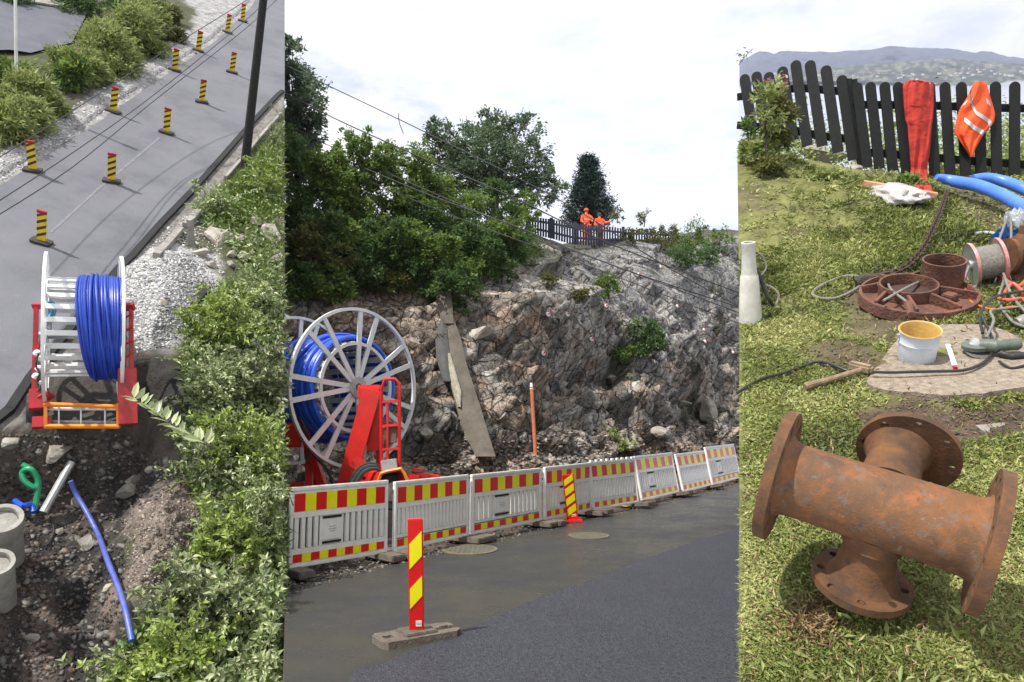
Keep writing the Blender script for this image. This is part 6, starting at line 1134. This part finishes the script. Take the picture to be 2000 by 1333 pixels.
cloth('safety_jacket', 'orange high visibility jacket with grey reflective bands on the fence', 'jacket', [(159, 1906, 1922), (166, 1900, 1928), (176, 1895, 1931), (192, 1888, 1935), (208, 1877, 1940), (224, 1870, 1944), (238, 1867, 1942), (250, 1864, 1934), (262, 1865, 1922), (275, 1874, 1914), (290, 1884, 1906), (307, 1894, 1899)], dfn-.12, CLOTHO, .09, 5, 4.1,
      [('reflective_band', SILV, [(.33, .25), (.5, .42), (.92, .6)], .055), ('reflective_band', SILV, [(.3, .5), (.55, .62), (.88, .7)], .05), ('reflective_band', SILV, [(.1, .33), (.2, .27)], .06), ('reflective_band', SILV, [(.72, .26), (.82, .3)], .07), ('mesh_lining', SBLK, [(.1, .1), (.25, .2), (.42, .33)], .05)])
# flowering plants and bushes at the fence
t = shrub(C, 1520, 235, 34, 60, 2600, .07, L_BRN, 'tall flowering weed with pink heads in front of the left fence', name='flowering_weed', cat='plant', base=(1520, 318), wr=.3, clump=.2, limbs=6)
b0 = C.M.inverted() @ t.matrix_world.translation
for i, (x, y) in enumerate([(1486, 178), (1502, 158), (1532, 152), (1534, 168)]):
    q = C.at(x, y, 8.7); P = np.array(q-b0)+rng.normal(0, .02, (34, 3)); tag(leaves('flower_head', P, .026, .6, PINK, parent=t), kind='stuff')
for x, y, rx, ry, m, lb, n in [(1495, 215, 44, 55, L_LITE, 'loose tall weeds in front of the left pickets', 620), (1480, 300, 38, 32, L_LITE, 'pale leafy weeds at the left foot of the fence', 1500), (1540, 285, 26, 30, L_LITE, 'leafy weeds against the boulder', 1100), (1462, 270, 20, 40, L_MID, 'weeds at the left edge of the fence', 800), (1500, 325, 40, 16, L_BRN, 'grassy tuft below the flowering weed', 900), (1620, 345, 30, 10, L_LITE, 'tuft of grass below the boulder', 500), (1775, 355, 16, 10, L_MID, 'small plant left of the overalls foot', 260)]:
    shrub(C, x, y, rx, ry, n, .07, m, lb, name='fence_weed', cat='plant', base=(x, max(y+ry*.6, 300)) if y > 250 else (x, 330), wr=.4, clump=.25, limbs=4, group='weeds along the fence')
P = []
for _ in range(26):
    x = random.uniform(1444, 2040); y = random.uniform(250, 345); dp = random.uniform(11.5, 15); c = C.at(x, y+random.uniform(-10, 25), dp); P.append(np.array(c)+rng.normal(0, 1, (420, 3))*np.array([.45, .5, .3]))
P = np.vstack(P); P = P[C.inside(P)]; leaves('slope_bushes', P, .1*rng.uniform(.5, 1.2, len(P)), .45, L_LITE, C, tint=rng.random(len(P))*.8); tag(bpy.data.objects['slope_bushes'], 'brush growing on the slope beyond the fence', kind='stuff')
q = C.at(1455, 108, 8.8); t = thing('twig', 'thin twig with a few leaves against the sky at the left edge', 'twig', C, q); MB().tube([Vector((-.08, 0, -.1)), Vector((.02, 0, .0)), Vector((.1, 0, .06))], .004, 5, sm=3).build('stem', BARK, t); leaves('leaf_cluster', rng.normal(0, .05, (16, 3)), .06, .4, L_MID, parent=t)

# fjord, far shore and mountains
D = Site((0, 1, (666.5-112)/F), 60)
def dg(x, y): return D.g(x, y)
ob = sheet('fjord_water', D, [dg(1444, 420), dg(1444, 150), dg(2300, 150), dg(2300, 420)], 0, SEA)
def ridge(name, lo, hi, d_lo, d_hi, cols, seed, amp):
    nu, nv = 420, 60; xs = np.linspace(1444, 2300, nu); V = []; Cl = []
    for j in range(nv):
        f = j/(nv-1)
        for x in xs:
            y0 = np.interp(x, [a for a, _ in lo], [b_ for _, b_ in lo]); y1 = np.interp(x, [a for a, _ in hi], [b_ for _, b_ in hi]); V.append((x, y0+(y1-y0)*f, d_lo+(d_hi-d_lo)*f))
    V = np.array(V); nn = fbm(V[:, 0], V[:, 1]*3, 60, seed, 5); n2_ = fbm(V[:, 0]*1.0, V[:, 1]*2.2, 9, seed+9, 3); f = (V[:, 2]-d_lo)/(d_hi-d_lo)
    V[:, 1] += (amp*nn+amp*.35*n2_)*np.minimum(1, f*4)*(1 if name != 'far_shore' else .8); V[:, 2] *= 1+.06*nn
    P = np.array([tuple(D.at(*v)) for v in V]); c = np.array(cols[0])+(np.array(cols[1])-np.array(cols[0]))*sst(n2_+.4*nn, -.25, .35)[:, None]
    Fc = gridf(nu, nv); return tag(npmesh(name, P, Fc, HILLM, D, attrs={'Col': c}, smooth=False), kind='structure')
ridge('far_shore', [(1444, 160), (1700, 159), (1800, 164), (1900, 168), (2300, 172)], [(1444, 152), (1530, 142), (1640, 131), (1720, 124), (1800, 117), (1860, 114), (1930, 121), (2000, 127), (2300, 128)], 1650, 2500, [(.022, .035, .018), (.13, .14, .085)], 5, 3)
ridge('mountains', [(1444, 158), (2300, 150)], [(1444, 122), (1465, 110), (1482, 102), (1500, 103), (1512, 107), (1525, 102), (1600, 101), (1632, 102), (1650, 98), (1690, 97), (1745, 91), (1800, 93), (1850, 95), (1880, 98), (1905, 104), (1920, 101), (1938, 102), (1975, 112), (2010, 116), (2300, 122)], 2900, 4400, [(.012, .02, .028), (.025, .035, .04)], 15, 4)
hm = None
for i in range(150):
    x = random.uniform(1600, 2030) if i % 3 else random.uniform(1460, 2030); y0 = 158; y1 = np.interp(x, [1444, 1640, 1860, 2000], [150, 136, 120, 130]); f = random.random()**.8; y = y0+(y1-y0)*f; dp = 1650+850*f-45
    if hm is None:
        b = MB(); b.box((0, 0, 2.2), (9, 6.5, 5)); b.add([(-4.9, -3.7, 4.6), (4.9, -3.7, 4.6), (4.9, 3.7, 4.6), (-4.9, 3.7, 4.6), (-4.9, 0, 7), (4.9, 0, 7)], [(0, 1, 5, 4), (3, 4, 5, 2), (0, 4, 3), (1, 2, 5)], 1); o = b.build('shore_house', [mat('pale_wall', (.8, .78, .74), rough=.8), mat('roof_tile', (.2, .1, .08), (.12, .1, .1))], smooth=False); hm = o.data
    else: o = bpy.data.objects.new('shore_house', hm); COL.objects.link(o)
    place(o, D, D.at(x, y, dp), Matrix.Rotation(random.random()*3, 4, 'Z'), random.uniform(.5, .95)); tag(o, 'tiny pale house among the trees of the far shore', 'house', 'houses scattered over the far shore')

# air
lo = Vector((1e9,)*3); hi = -lo
for o in bpy.data.objects:
    if o.type == 'MESH' and not o.parent and o.name.split('.')[0] in ('mountains', 'far_shore', 'fjord_water', 'roadside_ground', 'wet_road', 'hillside_ground', 'lawn_ground', 'rock_face'):
        for c in o.bound_box:
            q = o.matrix_world @ Vector(c)
            for k in range(3): lo[k] = min(lo[k], q[k]); hi[k] = max(hi[k], q[k])
lo -= Vector((40, 40, 1.2)); hi += Vector((60, 60, 30)); c = (lo+hi)/2; s_ = hi-lo
ob = MB().box((0, 0, 0), tuple(s_)).build('haze', mat('tmp', (1, 1, 1)), smooth=False); ob.location = c; tag(ob, 'thin pale air between the lawn and the far mountains', kind='stuff')
hz = bpy.data.materials.new('haze_air'); hz.use_nodes = True; hz.node_tree.nodes.clear(); on = hz.node_tree.nodes.new('ShaderNodeOutputMaterial'); pv = hz.node_tree.nodes.new('ShaderNodeVolumePrincipled')
pv.inputs['Color'].default_value = (.68, .74, 1, 1); pv.inputs['Density'].default_value = 1.3e-4; pv.inputs['Anisotropy'].default_value = 0; hz.node_tree.links.new(pv.outputs[0], on.inputs['Volume']); ob.data.materials.clear(); ob.data.materials.append(hz)
ob.display_type = 'WIRE'
